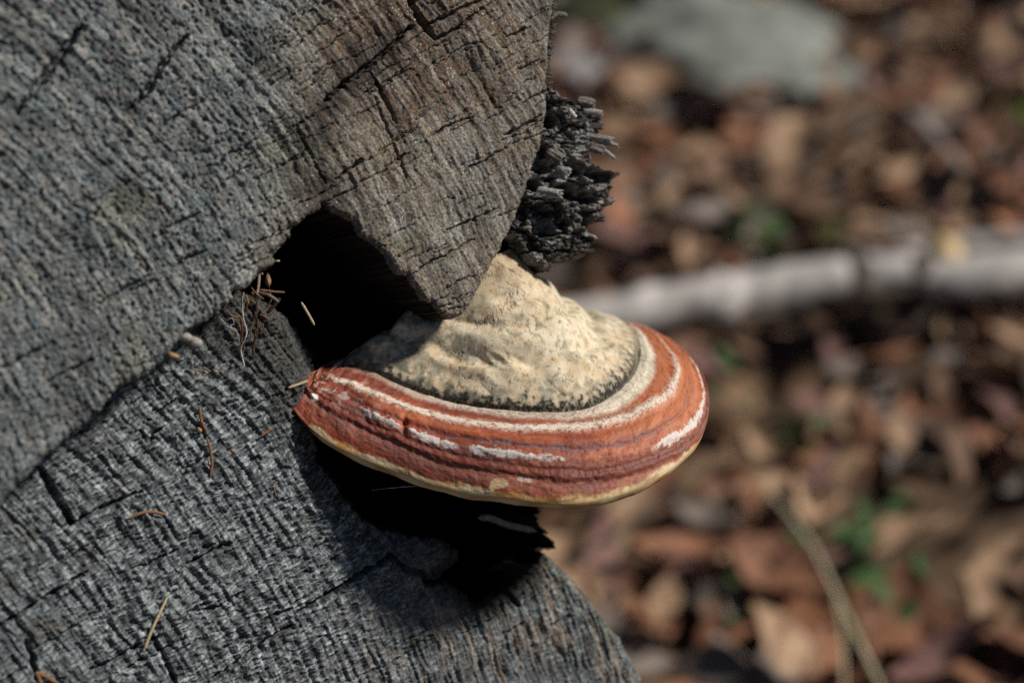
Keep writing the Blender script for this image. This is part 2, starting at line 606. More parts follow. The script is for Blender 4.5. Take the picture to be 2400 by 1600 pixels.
# ---- lower half of the cut face, set back
LOW_IN = [(-60, 1120), (120, 1000), (300, 850), (440, 730), (540, 660), (575, 686), (612, 700), (650, 722), (690, 748), (728, 785), (758, 830), (772, 880),
          (776, 950), (768, 1030), (772, 1085), (806, 1130), (846, 1184), (880, 1222), (925, 1248), (985, 1262), (1040, 1268), (1085, 1290), (1080, 1318), (1056, 1332),
          (1043, 1353), (1070, 1378), (1098, 1398),
          (1123, 1422), (1152, 1402), (1184, 1389), (1215, 1368), (1242, 1346), (1262, 1322), (1282, 1300), (1314, 1322), (1342, 1352), (1369, 1384),
          (1398, 1420), (1423, 1459), (1459, 1500), (1484, 1540), (1504, 1580), (1520, 1640)]
LOW_OUT = [(1640, 1850), (1700, 2150), (1500, 2500), (900, 2750), (200, 2700), (-500, 2400), (-1100, 2000), (-1300, 1600), (-900, 1200)]
LOW_POLY = poly_ab(LOW_IN + LOW_OUT, STEP)
CL = (-1800.0, 2700.0)
lcx = AB_of([(0, 0)], STEP)[0]
lo_cracks = random_checks(60, CL, (-100, 900, 1500, 1650), 60, 200, 2.5, 4.5, 0.001, 0.0025, 5)
for pts, wd, dp in [
    ([(-20, 1475), (60, 1430), (110, 1400), (150, 1375), (200, 1340)], 6, 0.004),
    ([(150, 1235), (200, 1210), (260, 1180), (330, 1150)], 5, 0.003),
    ([(90, 1090), (115, 1140), (150, 1195), (170, 1230)], 9, 0.005),
    ([(215, 1570), (260, 1550), (330, 1510), (370, 1490)], 5, 0.003),
    ([(350, 1480), (380, 1530), (410, 1600)], 6, 0.003),
    ([(60, 1500), (75, 1540), (90, 1600)], 6, 0.004),
    ([(440, 1320), (500, 1290), (540, 1270)], 5, 0.003),
    ([(690, 1440), (740, 1410), (800, 1375), (860, 1335), (925, 1300)], 7, 0.005),
    ([(925, 1305), (950, 1335), (995, 1345), (1008, 1372), (1045, 1360)], 8, 0.006),
    ([(500, 1590), (560, 1550), (640, 1490), (690, 1460)], 5, 0.003),
    ([(330, 1010), (345, 1035), (375, 1000)], 5, 0.003),
    ([(1186, 1390), (1200, 1400), (1215, 1420)], 6, 0.004),
]:
    lo_cracks.append((AB_of(pts, STEP), wd, dp))


def relief_low(A, B, edge):
    r = np.hypot(A - CL[0], B - CL[1])
    t = np.arctan2(B - CL[1], A - CL[0]) * 2900
    rw = r + 22 * fbm(A / 300, B / 300, 101, 2) + 3 * noise2(A / 30, B / 30, 102)
    tw = t + 5 * noise2(A / 24, B / 24, 103)
    rt = sstep(820, 1120, A + 0.25 * (B - 1400))         # weathered right part: streaks along the rings
    lf = sstep(330, 160, A - 0.2 * (B - 1300))           # left part: plainer ring ridges
    ph = rw / 29 + 1.5 * noise2(rw / 160, t / 900, 104) + .35 * noise2(rw / 50, t / 200, 127)
    fr = ph - np.floor(ph)
    row = np.sin(np.pi * fr) ** 0.7
    n1 = noise2(rw / 21, tw / 7, 105) + 0.55 * noise2(rw / 11, tw / 4, 106)
    n2 = noise2(rw / 30, tw / 14, 107)
    fl = np.clip(n1 + 0.12 + 0.5 * (row - 0.55), 0, 1.2)
    H = (0.0011 * fl ** 0.8 + 0.0009 * np.clip(n2, 0, 1)) * (1 - 0.5 * lf) * (1 - 0.6 * rt)
    H += 0.0008 * (row - 0.5) * (0.6 + 0.5 * lf) * (1 + 1.2 * noise2(A / 80, B / 80, 136))
    H += 0.0006 * noise2(rw / 6, t / 60, 128) + 0.0005 * noise2(rw / 12, t / 110, 129)
    H += rt * (0.0006 * noise2(rw / 10, t / 60, 108) + 0.0004 * noise2(rw / 5, t / 24, 109))
    H += lf * (0.0006 * noise2(rw / 8, t / 46, 110))
    H += 0.00018 * noise2(rw / 7, tw / 3.2, 111)
    H += 0.003 * fbm(A / 240, B / 240, 113, 2) + 0.0009 * noise2(A / 55, B / 55, 114)
    carve(A, B, lo_cracks, H)
    H -= 0.004 * np.clip(1 - edge / 22, 0, 1) ** 2
    H -= 0.010 * sstep(120, 0, edge) ** 2 * sstep(700, 800, A) * sstep(1130, 1000, A)
    lit = np.clip(0.12 + 0.55 * fl + 0.6 * noise2(rw / 20, tw / 6.5, 115) + 0.45 * noise2(A / 30, B / 30, 116), 0, 1)
    col = mix([0.056, 0.066, 0.070], [0.36, 0.385, 0.39], lit * (0.85 - 0.35 * rt) * (1 - .3 * lf))
    col = mix(col, [0.075, 0.07, 0.063], sstep(0.05, 0.5, fbm(A / 70, B / 70, 117, 3)) * (0.55 + 0.3 * lf))
    bw = rt * np.clip(0.15 + 1.2 * noise2(rw / 24, t / 120, 118) + 0.4 * fbm(A / 60, B / 60, 122, 2), 0, 1)
    col = mix(col, [0.25, 0.205, 0.165], bw * 0.8)
    dk = rt * sstep(0.12, 0.42, noise2(rw / 15, t / 60, 119) + 0.5 * noise2(A / 22, B / 22, 120))
    col = mix(col, [0.075, 0.06, 0.048], dk * 0.5)
    gr = rt * sstep(90, 20, edge) * sstep(-0.1, 0.3, noise2(A / 16, B / 16, 121))
    col = mix(col, [0.14, 0.15, 0.105], gr * 0.5)
    hollow_shade = sstep(230, 70, poly_dist(A, B, AB_of([(560, 700), (650, 740), (720, 800), (770, 880)], STEP), False) + 60 * fbm(A / 30, B / 30, 123, 3))
    col = mix(col, [0.045, 0.042, 0.036], hollow_shade * 0.85)  # partial shade beside the hollow mouth, painted into the wood colour
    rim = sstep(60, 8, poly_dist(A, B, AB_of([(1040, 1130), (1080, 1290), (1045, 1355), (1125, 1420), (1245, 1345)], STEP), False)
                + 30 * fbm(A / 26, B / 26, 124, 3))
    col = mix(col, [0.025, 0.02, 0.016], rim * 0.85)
    col = col * (1 + 0.22 * noise2(rw / 8, tw / 4, 125) + .35 * noise2(rw / 5, t / 70, 130) + .3 * fbm(A / 90, B / 90, 134, 2) + 0.2 * noise2(rw / 7, t / 20, 126))[:, None]
    return H, np.clip(col, 0.008, 0.8)


la0, lb0 = on_face(np.array(-40.), np.array(1640.), STEP)
la1, lb1 = on_face(np.array(1530.), np.array(1640.), STEP)
lb1 = min(lb1, lb0)
_, lbt = on_face(np.array(540.), np.array(640.), STEP)
loA, hiA = min(p[0] for p in LOW_POLY), max(p[0] for p in LOW_POLY)
loB, hiB = min(p[1] for p in LOW_POLY), max(p[1] for p in LOW_POLY)
LXS = axis(loA - 0.001, hiA + 0.003, float(la0), float(la1), 0.00036)
LYS = axis(loB - 0.001, max(hiB + 0.003, float(lbt) + 0.004), float(lb1), float(lbt), 0.00036)
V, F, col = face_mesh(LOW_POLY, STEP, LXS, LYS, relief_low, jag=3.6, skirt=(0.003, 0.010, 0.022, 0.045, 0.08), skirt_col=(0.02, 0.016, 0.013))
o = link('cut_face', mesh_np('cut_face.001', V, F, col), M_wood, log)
o['label'] = 'set back lower half of the sawn face, covered in pale torn fibres'

# ---- outside of the log and the rotten core behind the hollow
OUT_U = poly_ab([(1285, -40), (1280, 100), (1272, 260), (1225, 430), (1195, 520)])
OUT_M = poly_ab([(1210, 600), (1225, 720), (1232, 900), (1236, 1050), (1240, 1150), (1238, 1180), (1246, 1196), (1238, 1214), (1262, 1248), (1276, 1275)], STEP + 0.02)
OUT_L = poly_ab([(1272, 1318), (1322, 1366), (1378, 1442), (1428, 1517), (1478, 1620), (1630, 1860), (1680, 2150), (1480, 2480), (900, 2730), (200, 2680), (-500, 2380), (-1150, 2000), (-1600, 1500)], STEP)
OUT_T = poly_ab([(-1680, 900), (-1580, -80), (-1090, -680), (-300, -1030), (490, -1030), (1040, -735), (1235, -340)])
outl = np.array(OUT_U + OUT_M + OUT_L + OUT_T)
ringpts = catmull(outl, 420, True)
depths = np.array([0.0] + list(np.geomspace(0.012, 0.95, 60)))
base = np.where((np.arange(420) < 420 * len(OUT_U) / len(outl)) | (np.arange(420) > 420 * (1 - len(OUT_T) / len(outl))), 0.006, STEP + 0.012)
cen = ringpts.mean(0)
rows, cols = [], []
th = np.arange(420)
for d in depths:
    off = 0.0035 * noise2(th / 5.0, np.full(420, d * 25), 131) + 0.002 * noise2(th / 2.0, np.full(420, d * 60), 132)
    dirv = (ringpts - cen) / np.linalg.norm(ringpts - cen, axis=1)[:, None]
    q = ringpts + dirv * off[:, None]
    rows.append(face_pt(q[:, 0], q[:, 1], base + d))
    cols.append(np.array([0.055, 0.045, 0.038]) * (1 + 0.7 * noise2(th / 3.0, np.full(420, d * 40), 133))[:, None])
o = link('bark', mesh_np('bark', np.concatenate(rows), grid_faces(len(depths), 420, True), np.concatenate(cols)), M_bark, log)

ga, gb = np.meshgrid(np.linspace(min(outl[:, 0]), max(outl[:, 0]), 240), np.linspace(min(outl[:, 1]), max(outl[:, 1]), 240))
F = grid_faces(240, 240)
F = F[inside(ga.ravel()[F].mean(1), gb.ravel()[F].mean(1), [tuple(p) for p in outl])]
A, B = AB(ga.ravel(), gb.ravel())
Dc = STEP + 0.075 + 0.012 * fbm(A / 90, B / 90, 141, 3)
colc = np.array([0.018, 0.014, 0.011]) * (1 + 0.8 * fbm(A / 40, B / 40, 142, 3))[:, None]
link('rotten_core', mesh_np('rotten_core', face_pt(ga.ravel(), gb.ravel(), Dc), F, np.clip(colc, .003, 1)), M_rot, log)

# ------------------------------------------------------------------ the bracket fungus
MARG = [(684, 950, .4725), (770, 1034, .467), (905, 1096, .463), (1052, 1146, .459), (1200, 1168, .456), (1333, 1180, .456), (1450, 1160, .460),
        (1560, 1108, .467), (1638, 1032, .477), (1662, 945, .490), (1640, 862, .506), (1572, 800, .523), (1480, 778, .540), (1200, 800, .565),
        (940, 832, .535), (706, 894, .482)]
GRV = [(800, 854, .485), (868, 868, .483), (950, 905, .479), (1050, 938, .477), (1175, 958, .473), (1297, 963, .474), (1380, 953, .478),
       (1445, 915, .487), (1482, 873, .498), (1496, 830, .509), (1494, 797, .520), (1478, 772, .530), (1420, 748, .545), (1200, 745, .553),
       (1000, 785, .530), (862, 822, .504)]
APX = [(1108, 560, .4960), (1112, 572, .4950), (1118, 582, .4940), (1130, 592, .4930), (1148, 596, .4925), (1164, 596, .4925), (1178, 592, .4935),
       (1190, 586, .4950), (1198, 584, .4965), (1202, 584, .4985), (1203, 586, .5005), (1202, 586, .5030), (1194, 578, .5050), (1166, 560, .5050),
       (1136, 545, .5030), (1116, 550, .4990)]
NU = 840


def ring(pts):
    p = np.array(pts, float)
    return catmull(at(p[:, 0], p[:, 1], p[:, 2]), NU, True)


Mg, Gv, Ap = ring(MARG), ring(GRV), ring(APX)
idx = np.arange(NU) / NU * 16                      # position round the rim, in control points
WUP = np.array([0.0, 0.0, 1.0])
outw = Mg - Mg.mean(0); outw[:, 2] = 0; outw /= np.linalg.norm(outw, axis=1)[:, None]
NH, NB, NP = 150, 170, 60
BW = np.interp(idx, [0, 2, 4, 6, 8, 9.5, 14, 16], [-.9, -.4, .1, .2, -.6, -1.2, -1.2, -.9])
BB = np.interp(idx, [0, 1, 2.5, 7, 9, 10, 14.5, 16], [.2, .7, 1, 1, .55, .2, .15, .2])
rows, rv = [], []
# hump, from the top down to the dark edge
for i in range(NH):
    t = i / (NH - 1)
    P = Ap + (Gv - Ap) * t
    bul = 0.0040 * math.sin(math.pi * t ** 1.15)
    P = P + bul * (WUP * 0.75 + outw * 0.6) * BW[:, None]
    rows.append(P); rv.append(t)
# belt, out to the rim
for i in range(1, NB):
    t = i / (NB - 1)
    P = Gv + (Mg - Gv) * t
    bul = 0.0062 * (math.sin(math.pi * t) ** 0.8) + 0.0015 * math.sin(math.pi * t) ** 2
    P = P + bul * (WUP * 0.85 + outw * 0.5) * BB[:, None]
    rows.append(P); rv.append(1 + t)
# rolled rim and the pore surface underneath
cenU = Mg.mean(0) - WUP * 0.012
for i in range(1, NP):
    t = i / (NP - 1)
    if t < 0.22:
        f = t / 0.22
        P = Mg - WUP * 0.0044 * math.sin(f * math.pi / 2) - outw * 0.0045 * (1 - math.cos(f * math.pi / 2))
    else:
        f = (t - 0.22) / 0.78
        P0 = Mg - WUP * 0.0044 - outw * 0.0045
        P = P0 + (cenU - P0) * f * 0.97 - WUP * 0.006 * math.sin(math.pi * f)
    rows.append(P); rv.append(2 + t)
G = np.array(rows)                                 # (rows, NU, 3)
vv = np.array(rv)[:, None] * np.ones((1, NU))
ii = np.ones((len(rows), 1)) * idx[None, :]


def normals(G):
    du = np.roll(G, -1, 1) - np.roll(G, 1, 1)
    dv = np.gradient(G, axis=0)
    n = np.cross(dv, du)
    n /= np.linalg.norm(n, axis=2)[..., None] + 1e-12
    if (n[20, NU // 3] @ WUP) < 0:
        n = -n
    return n


NRM = normals(G)
P3 = G / 0.000141                                  # pixel sized units
arc = ii * 95.0                                    # rough arc length along the rim, px
wav = noise2(arc / 130, vv * 1.2, 201) * 0.6 + noise2(arc / 45, vv * 2, 202) * 0.3


def ip(xs, ys):
    return np.interp(ii, xs, ys)


tb = np.clip(vv - 1, 0, 1)
inb = (vv >= 1) & (vv <= 2)
tbw = tb + 0.022 * wav + 0.015 * noise2(arc / 22, tb * 9, 203) + 0.012 * noise2(arc / 8, tb * 16, 204) + 0.007 * noise2(arc / 3.5, tb * 40, 199)
tw1 = ip([0, 3.5, 5, 6, 7, 8, 9, 10, 12], [.31, .29, .26, .29, .36, .44, .47, .45, .42])
tbl = ip([0, 4, 6, 8, 10], [.50, .50, .57, .68, .70])
tw2 = ip([0, 1.5, 3, 5, 6, 7, 8, 9, 10, 12], [.50, .55, .60, .63, .68, .76, .84, .89, .86, .84])
tdk = ip([0, 2, 4, 6, 7, 8, 9, 11], [.60, .66, .705, .765, .83, .92, .955, .96])
tpl = ip([0, .4, .9, 1.5, 3, 5, 6.5, 7.5, 8.2, 9, 16], [1.05, 1.0, .95, .945, .94, .94, .945, .97, 1.02, 1.05, 1.05])


def bell(x, c, wd):
    return np.exp(-((x - c) / wd) ** 2)


# ---- relief
disp = np.zeros_like(vv)
belt = inb.astype(float)
sm = sstep(1.0, 1.03, vv) * sstep(2.0, 1.96, vv)
disp -= sm * .00010 * sstep(.42, .6, noise2(arc / 7, tb * 3 + .02 * arc, 260) + .4 * noise2(arc / 3, tb * 9, 261))
disp += .42 * sm * (0.0011 * bell(tbw, tw1, .05) - 0.0007 * bell(tbw, tw1 + .10, .035) + 0.0008 * bell(tbw, (tw1 + tw2) / 2, .06)
              - 0.0007 * bell(tbw, tbl, .02) + 0.0012 * bell(tbw, tw2 - .01, .04) - 0.0010 * bell(tbw, tdk, .025)
              - 0.0006 * bell(tbw, tdk + .10, .03) + 0.0011 * bell(tbw, tdk + .055, .035) + 0.0007 * bell(tbw, .10, .04))
disp += sm * (0.0005 * noise2(arc / 60, tb * 3, 205) + 0.0002 * noise2(arc / 22, tb * 12, 206) + 0.00010 * noise2(arc / 9, tb * 30, 207)
              + 0.00006 * noise2(arc / 4, tb * 70, 208))
# lumpy, knobbly left end
lump = sstep(4.2, 1.2, ii) * sm
disp += lump * sstep(.95, .75, tb) * (0.0006 * noise2(arc / 34, tb * 5, 209) + 0.0003 * noise2(arc / 15, tb * 9, 210))
disp -= lump * 0.0022 * bell(ii, 2.35, .06) * bell(tb, .52, .1)
# the step down from the hump on to the belt
disp += 0.0013 * bell(vv, .93, .07) * (vv <= 1) - 0.0009 * bell(vv, 1.0, .014)
hm = sstep(0.0, .1, vv) * sstep(1.02, .9, vv)
n3 = noise3(P3 / 75 + 3, 211)
n3b = noise3(P3 / 32, 212)
n3c = noise3(P3 / 14, 213)
n3d = noise3(P3 / 6, 214)
ridged = 1 - np.abs(noise3(P3 / 48 + 9, 215)) * 2.4
disp += hm * (0.0009 * n3 + 0.0002 * n3b + 0.00009 * n3c + 0.00005 * n3d )
# concentric growth swells of the hump
tsw = vv + .03 * n3 * 2
disp += hm * (0.0016 * bell(tsw, .80, .06) - 0.0010 * bell(tsw, .70, .035) + 0.0012 * bell(tsw, .58, .06) - 0.0009 * bell(tsw, .48, .03) + .001 * bell(tsw, .36, .05))
# rim and pores
ur = (vv > 2)
disp += ur * sstep(2.0, 2.1, vv) * (0.0006 * noise2(arc / 60, vv * 3, 216) + 0.00012 * noise2(arc / 14, vv * 8, 217))
ppx, ppy, _ = to_px(G)


def knob(x, y, rx, ry, h, rot=0.0):
    c, s = math.cos(rot), math.sin(rot)
    dx, dy = ppx - x, ppy - y
    q = ((dx * c + dy * s) / rx) ** 2 + ((-dx * s + dy * c) / ry) ** 2
    return .55 * h * np.clip(1 - q, 0, 1) ** 1.6 * (vv < 1.0) * ((ii < 12) | (vv < .3))


disp += knob(1150, 795, 95, 66, .0016) + knob(1240, 790, 60, 42, .0022) + knob(1185, 850, 60, 22, .0018, .35)
disp += knob(1065, 845, 60, 28, .0009) + knob(930, 840, 44, 30, .0010) + knob(1320, 850, 70, 34, .0016)
disp -= knob(1170, 846, 36, 13, .0020, .6) + knob(1110, 852, 60, 13, .0018, .15) + knob(1030, 855, 30, 26, .0005)
# fine drying cracks in the old crust: long thin cuts
ck = np.zeros_like(vv)
r_ = np.random.default_rng(12)
for _ in range(56):
    x, y = r_.uniform(1060, 1420), r_.uniform(600, 930)
    if _ > 40: x, y = r_.uniform(1095, 1260), r_.uniform(590, 760)
    ang, L = r_.uniform(-1.2, .9), r_.uniform(15, 70)
    m = (np.abs(ppx - x) < L) & (np.abs(ppy - y) < L) & (vv < 1) & (ii < 12)
    if m.any():
        xx, yy = ppx[m], ppy[m]
        wob = noise2(xx / 9, yy / 9, 220) * 7
        p = (x - math.cos(ang) * L / 2, y - math.sin(ang) * L / 2); q = (x + math.cos(ang) * L / 2, y + math.sin(ang) * L / 2)
        d, _t = seg_dist(xx + wob, yy + wob, p, q)
        ck[m] = np.maximum(ck[m], np.clip(1.2 - d / 1.1, 0, 1))
disp -= 0.0003 * ck
G2 = G + NRM * disp[..., None]

# ---- colours of the crust
RED = np.array([.285, .056, .024]); DEEP = np.array([.135, .025, .015]); ORG = np.array([.52, .165, .062]); WHT = np.array([.74, .66, .54])
BLU = np.array([.135, .10, .115]); PALE = np.array([.66, .51, .29]); OCH = np.array([.42, .21, .055]); CRM = np.array([.58, .46, .30])
CR2 = np.array([.70, .61, .445]); BLK = np.array([.022, .021, .018]); GRN = np.array([.15, .165, .12]); BRN = np.array([.32, .20, .09])
f1 = noise2(arc / 34, tb * 9, 230); f2 = noise2(arc / 10, tb * 26, 231); f3 = noise2(arc / 4, tb * 60, 232); f4 = noise2(arc / 90, tb * 4, 233)
rightw = sstep(5.0, 8.0, ii) * sstep(13, 11, ii)
col = mix(RED, ORG, np.clip(.06 + .85 * rightw + .7 * f1 + .4 * f2 + .25 * f3 + .3 * bell(tbw, (tw1 + tbl) / 2, .09), 0, 1))
col = mix(col, DEEP, np.clip(.9 * bell(tbw, tdk, .03) + .75 * bell(tbw, tdk + .06, .05) + .4 * bell(tbw, tbl - .02, .03) + .8 * (f4 + .1) * (1 - rightw) + .35 * f1 + .3 * f2 + .38 * sstep(5.5, 1.0, ii), 0, .92))
pinkw = .65 * np.clip(.42 * bell(tbw, tdk + .15, .07) + .35 * bell(tbw, tw2 + .03, .06) + .5 * rightw * (f1 + .2) * .7 + .25 * f2, 0, .55)
col = mix(col, [.46, .27, .22], pinkw)
inner = sstep(ip([0, 2, 4, 5.5, 6.5, 8, 12], [.14, .15, .17, .20, .25, .24, .20]), ip([0, 2, 4, 5.5, 6.5, 8, 12], [.06, .08, .10, .12, .16, .17, .12]), tbw)
greyw = ip([0, 2.2, 4, 5, 5.8, 6.5, 12], [.25, .45, .65, .7, .4, .05, .05])
inn_c = mix(np.broadcast_to(np.array([.82, .74, .57]), vv.shape + (3,)), [.30, .22, .19], np.clip(greyw + .6 * f2 + .3 * f3, 0, 1))
col = mix(col, inn_c, inner * np.clip(ip([0, 1.2, 3, 12], [.1, .3, .9, 1]) + .35 * f2, 0, 1))
w1 = bell(tbw, tw1, ip([0, 4, 6, 8, 10], [.032, .046, .052, .045, .028])) * np.clip(ip([0, .5, .8, 8, 9, 10.5, 11.5], [0, .3, 1.05, 1.05, .85, .5, .2]) + .7 * f2 + .25 * f1, 0, 1)
col = mix(col, WHT, np.clip(w1 * .95 + .45 * f3 * (w1 > .1) + .25 * f2 * (w1 > .1), 0, .92))
bl = bell(tbw + .02 * f1, tbl, .02) * np.clip(ip([0, 2.5, 3.2, 4.5, 6, 7, 8, 9], [0, .1, .7, 1, .9, .5, .2, 0]) + 1.3 * f2 - .15, 0, 1)
col = mix(col, BLU, np.clip(bl * 1.1, 0, .9))
s2 = ip([0, 1.2, 1.7, 2.2, 2.4, 2.55, 3.2, 3.35, 3.5, 4.3, 4.8, 5.4, 6.5, 7.0, 7.3, 8, 9, 10, 11], [0, 0, .9, .8, .1, 1.1, .9, .1, 1.1, .85, .6, .15, .1, .75, 1.1, 1, .6, .7, .2])
w2 = sstep(.35, .75, bell(tbw, tw2, .042) * s2 + .45 * f2 * s2 + .35 * f3 * s2)
col = mix(col, [.68, .62, .56], w2 * .92)
lfw = sstep(2.4, .4, ii) * sstep(0.25, .6, noise2(arc / 18, tb * 9, 234) + .5 * noise2(arc / 7, tb * 20, 235) + .15)
col = mix(col, [.60, .52, .46], lfw * .7 * bell(tb, .40, .2))
pale = sstep(-.012, .02, tbw + .02 * f1 - tpl)
pal_c = mix(np.broadcast_to(PALE, vv.shape + (3,)), OCH, np.clip(.3 + 1.1 * noise2(arc / 50, vv * 4, 236) + .5 * f2 + .6 * bell(ii, 4.6, .5), 0, 1))
col = mix(col, pal_c, pale)
for cx, cy, rx, ry in ((1170, 1132, 21, 12), (1155, 1142, 10, 7), (1228, 1122, 16, 6), (1240, 1126, 9, 5)):
    q = np.hypot((ppx - cx + 3 * f2) / rx, (ppy - cy + 3 * f3) / ry)
    col = mix(col, [.62, .44, .24] if cx < 1200 else [.62, .5, .42], sstep(1.1, .85, q) * (inb) * .9)
q = np.hypot((ppx - 737) / 5.5, (ppy - 931) / 5)
col = mix(col, [.7, .66, .6], sstep(2.1, 1.3, q + .8 * f2) * inb * (ii < 3))
# hump
h1 = n3; t_ = vv
hc = mix(np.broadcast_to(CRM, vv.shape + (3,)), CR2, np.clip(.30 + 1.0 * n3b + .6 * noise3(P3 / 110, 240) + .7 * bell(tsw, .62, .1), 0, 1))
hc = mix(hc, BRN, np.clip(1.2 * noise3(P3 / 26 + 40, 241) + .5 * n3c - .22, 0, .55))
hc = mix(hc, GRN, np.clip(1.5 * noise3(P3 / 52 + 70, 242) + .4 * n3c - .42, 0, .4))
hc = mix(hc, [.07, .07, .055], sstep(.30, .62, noise3(P3 / 17 + 90, 243) + .5 * n3d + .35 * bell(tsw, .47, .05) + .12 * sstep(4, 2, ii)) * .5)
hc = mix(hc, [.05, .045, .035], sstep(.55, .7, noise3(P3 / 5.5 + 30, 245) + .3 * n3b) * .6)
band = sstep(.86, .98, t_ + .10 * n3b + .07 * n3c) * np.clip(ip([0, 2, 7.5, 9, 10.5], [.9, 1, 1, .75, .35]), 0, 1)
hc = mix(hc, [.17, .15, .11], band * .75)
hc = mix(hc, BLK, sstep(.935, .975, t_ + .035 * n3c * 2 + .03 * n3d) * ip([0, 7, 8.5, 10, 16], [1, 1, .75, .35, .5]) * np.clip(.92 + .9 * n3d, 0, 1))
hc = mix(hc, [.23, .12, .06], sstep(.3, .02, t_) * np.clip(.35 + n3b * 1.4, 0, .8))
hc = mix(hc, [.12, .125, .095], sstep(4.2, 1.5, ii) * sstep(.35, .9, vv) * sstep(-.25, .35, n3b + .5 * n3c) * .65)
hc = mix(hc, [.08, .06, .04], ck * .55)
col = np.where((vv <= 1)[..., None], hc, col)
pc = mix(np.broadcast_to(PALE, vv.shape + (3,)), OCH, np.clip(.35 + noise2(arc / 40, vv * 5, 244), 0, 1))
pc = mix(pc, [.5, .42, .30], sstep(2.2, 2.35, vv))
pc = mix(pc, [.17, .032, .018], sstep(.9, .3, np.minimum(ii, 16 - ii) + .25 * f1) * (vv < 2.5))
col = np.where((vv > 2)[..., None], pc, col)
col = np.clip(col * (1 + .14 * noise3(P3 / 4.2, 250))[..., None], .005, .85)

fung = empty('bracket_fungus', tuple(Mg.mean(0)), 'red banded bracket fungus with a cream hump growing from the log end', 'fungus')


def sub(name, r0, r1, m):
    g, c = G2[r0:r1 + 1], col[r0:r1 + 1]
    return link(name, mesh_np(name, g.reshape(-1, 3), grid_faces(g.shape[0], NU, True)[:, ::-1], c.reshape(-1, 3)), m, fung)


sub('hump', 0, NH - 1, M_crust)
sub('red_belt', NH - 1, NH + NB - 2, M_belt)
sub('pore_surface', NH + NB - 2, len(rows) - 1, M_pore)

# ------------------------------------------------------------------ crumbling bark at the right rim of the log
BC = [(1262, 196), (1284, 206), (1300, 204), (1322, 222), (1350, 228), (1386, 228), (1384, 240), (1396, 250), (1390, 268), (1402, 280), (1398, 296), (1408, 306),
      (1400, 322), (1386, 340), (1378, 366), (1392, 374), (1420, 382), (1438, 398), (1445, 414), (1440, 440), (1436, 462), (1424, 470), (1432, 478), (1405, 488),
      (1400, 500), (1414, 512), (1392, 522), (1390, 550), (1388, 572), (1368, 594), (1374, 604), (1340, 606), (1312, 612), (1288, 612), (1298, 626), (1286, 636),
      (1270, 638), (1258, 626), (1240, 618), (1222, 596), (1196, 560), (1185, 545), (1190, 480), (1215, 390), (1240, 320)]
BD = 0.010


def voronoi(x, y, seed):
    perm = _tab(seed)[0]
    xi, yi = np.floor(x).astype(int), np.floor(y).astype(int)
    f1 = np.full(x.shape, 9.0); f2 = np.full(x.shape, 9.0); cid = np.zeros(x.shape, int)
    for dx in (-1, 0, 1):
        for dy in (-1, 0, 1):
            cx, cy = xi + dx, yi + dy
            h = perm[(perm[cx & 511] + cy) & 511]
            jx, jy = perm[(h + 31) & 511] / 511.0, perm[(h + 97) & 511] / 511.0
            d = np.hypot(cx + jx - x, cy + jy - y)
            m = d < f1
            f2 = np.where(m, f1, np.minimum(f2, d))
            cid = np.where(m, h, cid)
            f1 = np.where(m, d, f1)
    return f1, f2, cid


def relief_bark(A, B, edge):
    wa = A + 9 * noise2(A / 22, B / 22, 301) + 4 * noise2(A / 8, B / 8, 302)
    wb = B - .12 * A + 6 * noise2(A / 26, B / 26, 303) + 3 * noise2(A / 7, B / 7, 304)
    f1, f2, cid = voronoi(wa / 66, wb / 46, 305)
    g1, g2, cid2 = voronoi(wa / 30 + 7, wb / 20, 306)
    pr = _tab(307)[0]
    rnd = pr[cid & 511] / 511.0; rnd2 = pr[(cid + 77) & 511] / 511.0; rs = pr[cid2 & 511] / 511.0
    H = .0070 * rnd + .0022 * rs
    hollow = rnd2 > .5
    H -= np.where(hollow, .0075 * sstep(.52, .30, f1), 0)
    H -= .005 * sstep(.12, .0, f2 - f1) + .0016 * sstep(.16, 0, g2 - g1)
    H += .0007 * noise2(A / 34, B / 8, 308) + .0005 * noise2(A / 14, B / 4, 309) + .0004 * noise2(A / 5, B / 5, 310)
    H -= .006 * np.clip(1 - edge / 16, 0, 1) ** 2
    col = np.ones(A.shape + (1,)) * np.array([.040, .035, .031])
    gy = np.clip(sstep(.5, .8, rs) * .75 + .5 * noise2(A / 16, B / 5, 311) + .25 * noise2(A / 5, B / 2.5, 316), 0, 1)
    col = mix(col, [.26, .25, .235], gy * .9)
    rimc = np.where(hollow, np.exp(-((f1 - .52) / .09) ** 2), 0) * np.clip(.7 + noise2(A / 9, B / 9, 312), 0, 1)
    col = mix(col, [.33, .31, .28], rimc * .85)
    col = mix(col, [.28, .285, .30], sstep(.25, .5, noise2(A / 40, B / 18, 313)) * sstep(-.1, .2, noise2(A / 20, B / 3, 314)) * .6)
    col = mix(col, [.20, .115, .06], sstep(.42, .6, noise2(A / 12, B / 8, 315)) * .6)
    return H, np.clip(col * (1 + .4 * noise2(A / 4, B / 3, 317))[:, None], .006, 1)


BP = poly_ab(BC, BD)
bx, by = [p[0] for p in BP], [p[1] for p in BP]
V, F, colb = face_mesh(BP, BD, np.arange(min(bx) - .002, max(bx) + .002, .00021), np.arange(min(by) - .002, max(by) + .002, .00021), relief_bark, jag=2.0,
                       skirt=(.003, .008, .018, .04), skirt_col=(.03, .026, .023))
link('bark_layer', mesh_np('bark_layer', V, F, colb), M_bark, log)


